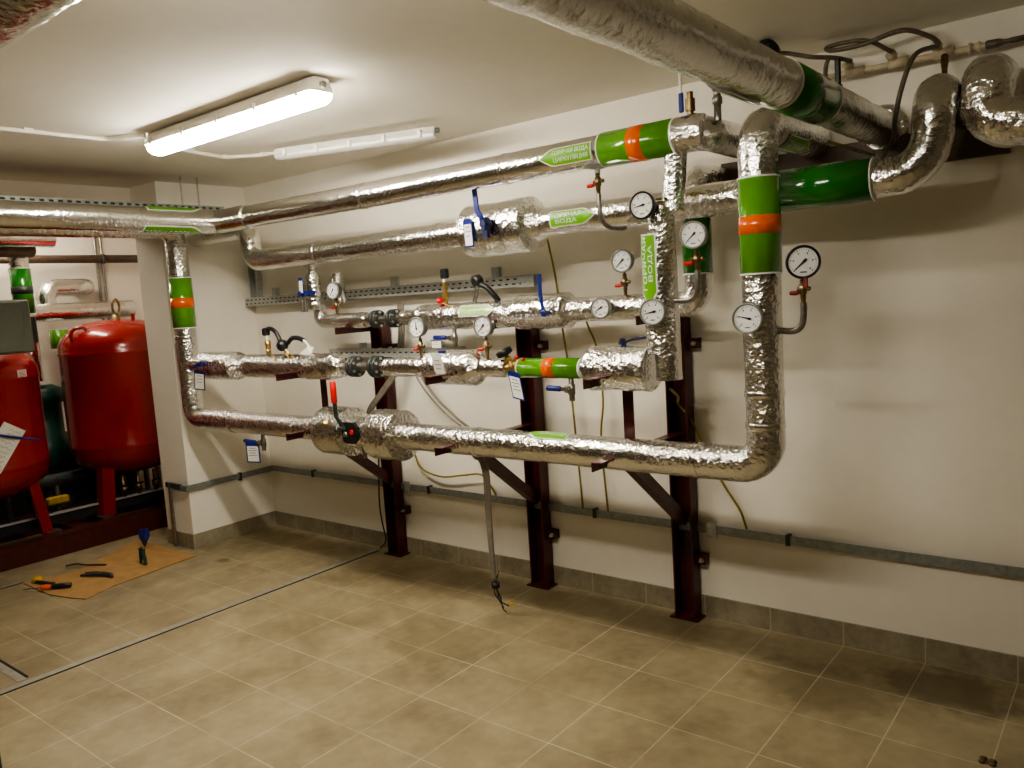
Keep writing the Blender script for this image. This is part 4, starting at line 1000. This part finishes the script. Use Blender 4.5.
t = MB().sweep([(-.27, -1.62, zt+.012), (-.20, -1.60, zt+.013), (-.12, -1.57, zt+.012)], [.010, .013, .008], 8).build('knife', M['iron']); tag(t, 'dark utility knife beside the orange screwdriver', 'tool')
t = MB().lathe((-.30, -1.60, zt), (0, 0, 1), [(0, .03), (.02, .035), (.035, .02)], 10).build('tape_roll', M['yellow']); tag(t, 'small yellow lump at the left end of the cardboard', 'roll')
t = thing('pliers', 'dark pliers lying in the middle of the cardboard', 'pliers', (-.02, -1.33, zt))
MB().sweep([(-.14, -1.37, zt+.012), (-.06, -1.33, zt+.014), (.0, -1.32, zt+.014)], [.008, .013, .016], 8).build('handle', M['iron'], t)
MB().sweep([(.0, -1.32, zt+.014), (.06, -1.30, zt+.013), (.10, -1.31, zt+.010)], [.018, .016, .008], 8).build('jaws', M['iron'], t)
MB().sweep([(-.12, -1.41, zt+.012), (-.05, -1.35, zt+.013), (.0, -1.325, zt+.013)], [.008, .012, .014], 8).build('handle', M['iron'], t)
t = thing('cutters', 'blue-handled cutters standing at the back of the cardboard', 'cutters', (-.40, -.84, zt))
p = V((-.36, -.86, zt))
MB().sweep([p+V((-.03, 0, .06)), p+V((-.015, 0, .09)), p+V((-.02, .0, .135))], [.018, .026, .018], 10).build('blue_handle', M['blue'], t)
MB().sweep([p+V((.02, 0, .06)), p+V((.02, .01, .09)), p+V((.015, .01, .14))], [.016, .024, .018], 10).build('blue_handle', M['blue'], t)
MB().sweep([p+V((0, 0, .012)), p+V((0, 0, .04)), p+V((0, 0, .07))], [.006, .020, .022], 8).build('jaws', M['iron'], t)
t = thing('cutters', 'dark green pliers standing in front of the blue cutters', 'cutters', (.0, -1.06, zt))
p = V((.0, -1.06, zt))
MB().sweep([p+V((-.02, 0, .005)), p+V((-.015, 0, .05)), p+V((.0, 0, .095))], [.008, .012, .016], 8).build('handle', M['pumpg'], t)
MB().sweep([p+V((.045, 0, .005)), p+V((.035, 0, .05)), p+V((.01, 0, .10))], [.010, .013, .016], 8).build('handle', M['pumpg'], t)
MB().sweep([p+V((-.03, 0, .10)), p+V((.005, 0, .105)), p+V((.04, 0, .10))], [.008, .016, .010], 8).build('head', M['iron'], t)
t = MB().sweep(smooth_path([(-.46, -1.36, zt+.004), (-.38, -1.32, zt+.02), (-.33, -1.29, zt+.012), (-.22, -1.20, zt+.004)]), .006, 6).build('wire_offcut', M['darkwire']); tag(t, 'black wire offcut at the back of the cardboard', 'wire')
def lump(x, y, r, label, mat='debris', name='debris'):
    m = MB(); rr = random.Random(int(x*100))
    for i in range(6):
        m.lathe((x+rr.uniform(-r, r), y+rr.uniform(-r, r)*.6, 0), (0, 0, 1), [(0, r*rr.uniform(.3, .5)), (r*.2, r*.45), (r*.35, r*.15)], 7)
    o = m.build(name, M[mat]); return tag(o, label, 'debris')
lump(4.875, -.66, .028, 'small dark lump of debris on the floor at lower right')
lump(2.62, -.36, .02, 'small yellow scrap on the floor by the hanging cables', 'yellow', 'yellow_scrap')

# dark post at the near left
po = thing('equipment_post', 'dark steel post at the lower left edge', 'post', (2.56, -2.795, 0))
MB().box((2.560, -2.795, H/2), (.05, .05, H)).build('post', M['iron'], po)
MB().box((2.560, -2.795, .004), (.12, .10, .008)).build('foot_plate', M['iron'], po)

# ------------------------------------------------------------------ light and camera
w = bpy.data.worlds.new('world'); bpy.context.scene.world = w; w.use_nodes = True
w.node_tree.nodes['Background'].inputs[0].default_value = (.10, .09, .075, 1)
w.node_tree.nodes['Background'].inputs[1].default_value = .3

cam = bpy.data.cameras.new('camera'); co = bpy.data.objects.new('camera', cam); C.objects.link(co)
yaw, pitch, roll = -0.6777536429, -0.1095953622, -0.0642614981
cy, sy, cp, sp = math.cos(yaw), math.sin(yaw), math.cos(pitch), math.sin(pitch)
Fw = V((sy*cp, cy*cp, sp)); Rt = V((cy, -sy, 0)); Up = Rt.cross(Fw)
c_, s_ = math.cos(roll), math.sin(roll)
R2 = Rt*c_+Up*s_; U2 = -Rt*s_+Up*c_
Mx = Matrix((R2, U2, -Fw)).transposed().to_4x4(); Mx.translation = V((5.284, -3.549, 1.641))
co.matrix_world = Mx
cam.sensor_width = 36; cam.lens = 802.955/1024*36; cam.clip_start = .02
sc = bpy.context.scene; sc.camera = co
sc.cycles.max_bounces = 8; sc.cycles.diffuse_bounces = 5; sc.cycles.glossy_bounces = 5
sc.cycles.use_denoising = True
sc.view_settings.view_transform = 'AgX'; sc.view_settings.look = 'AgX - Medium High Contrast'
sc.view_settings.exposure = 1.82
for o in bpy.data.objects:
    if '_w' in o: del o['_w']
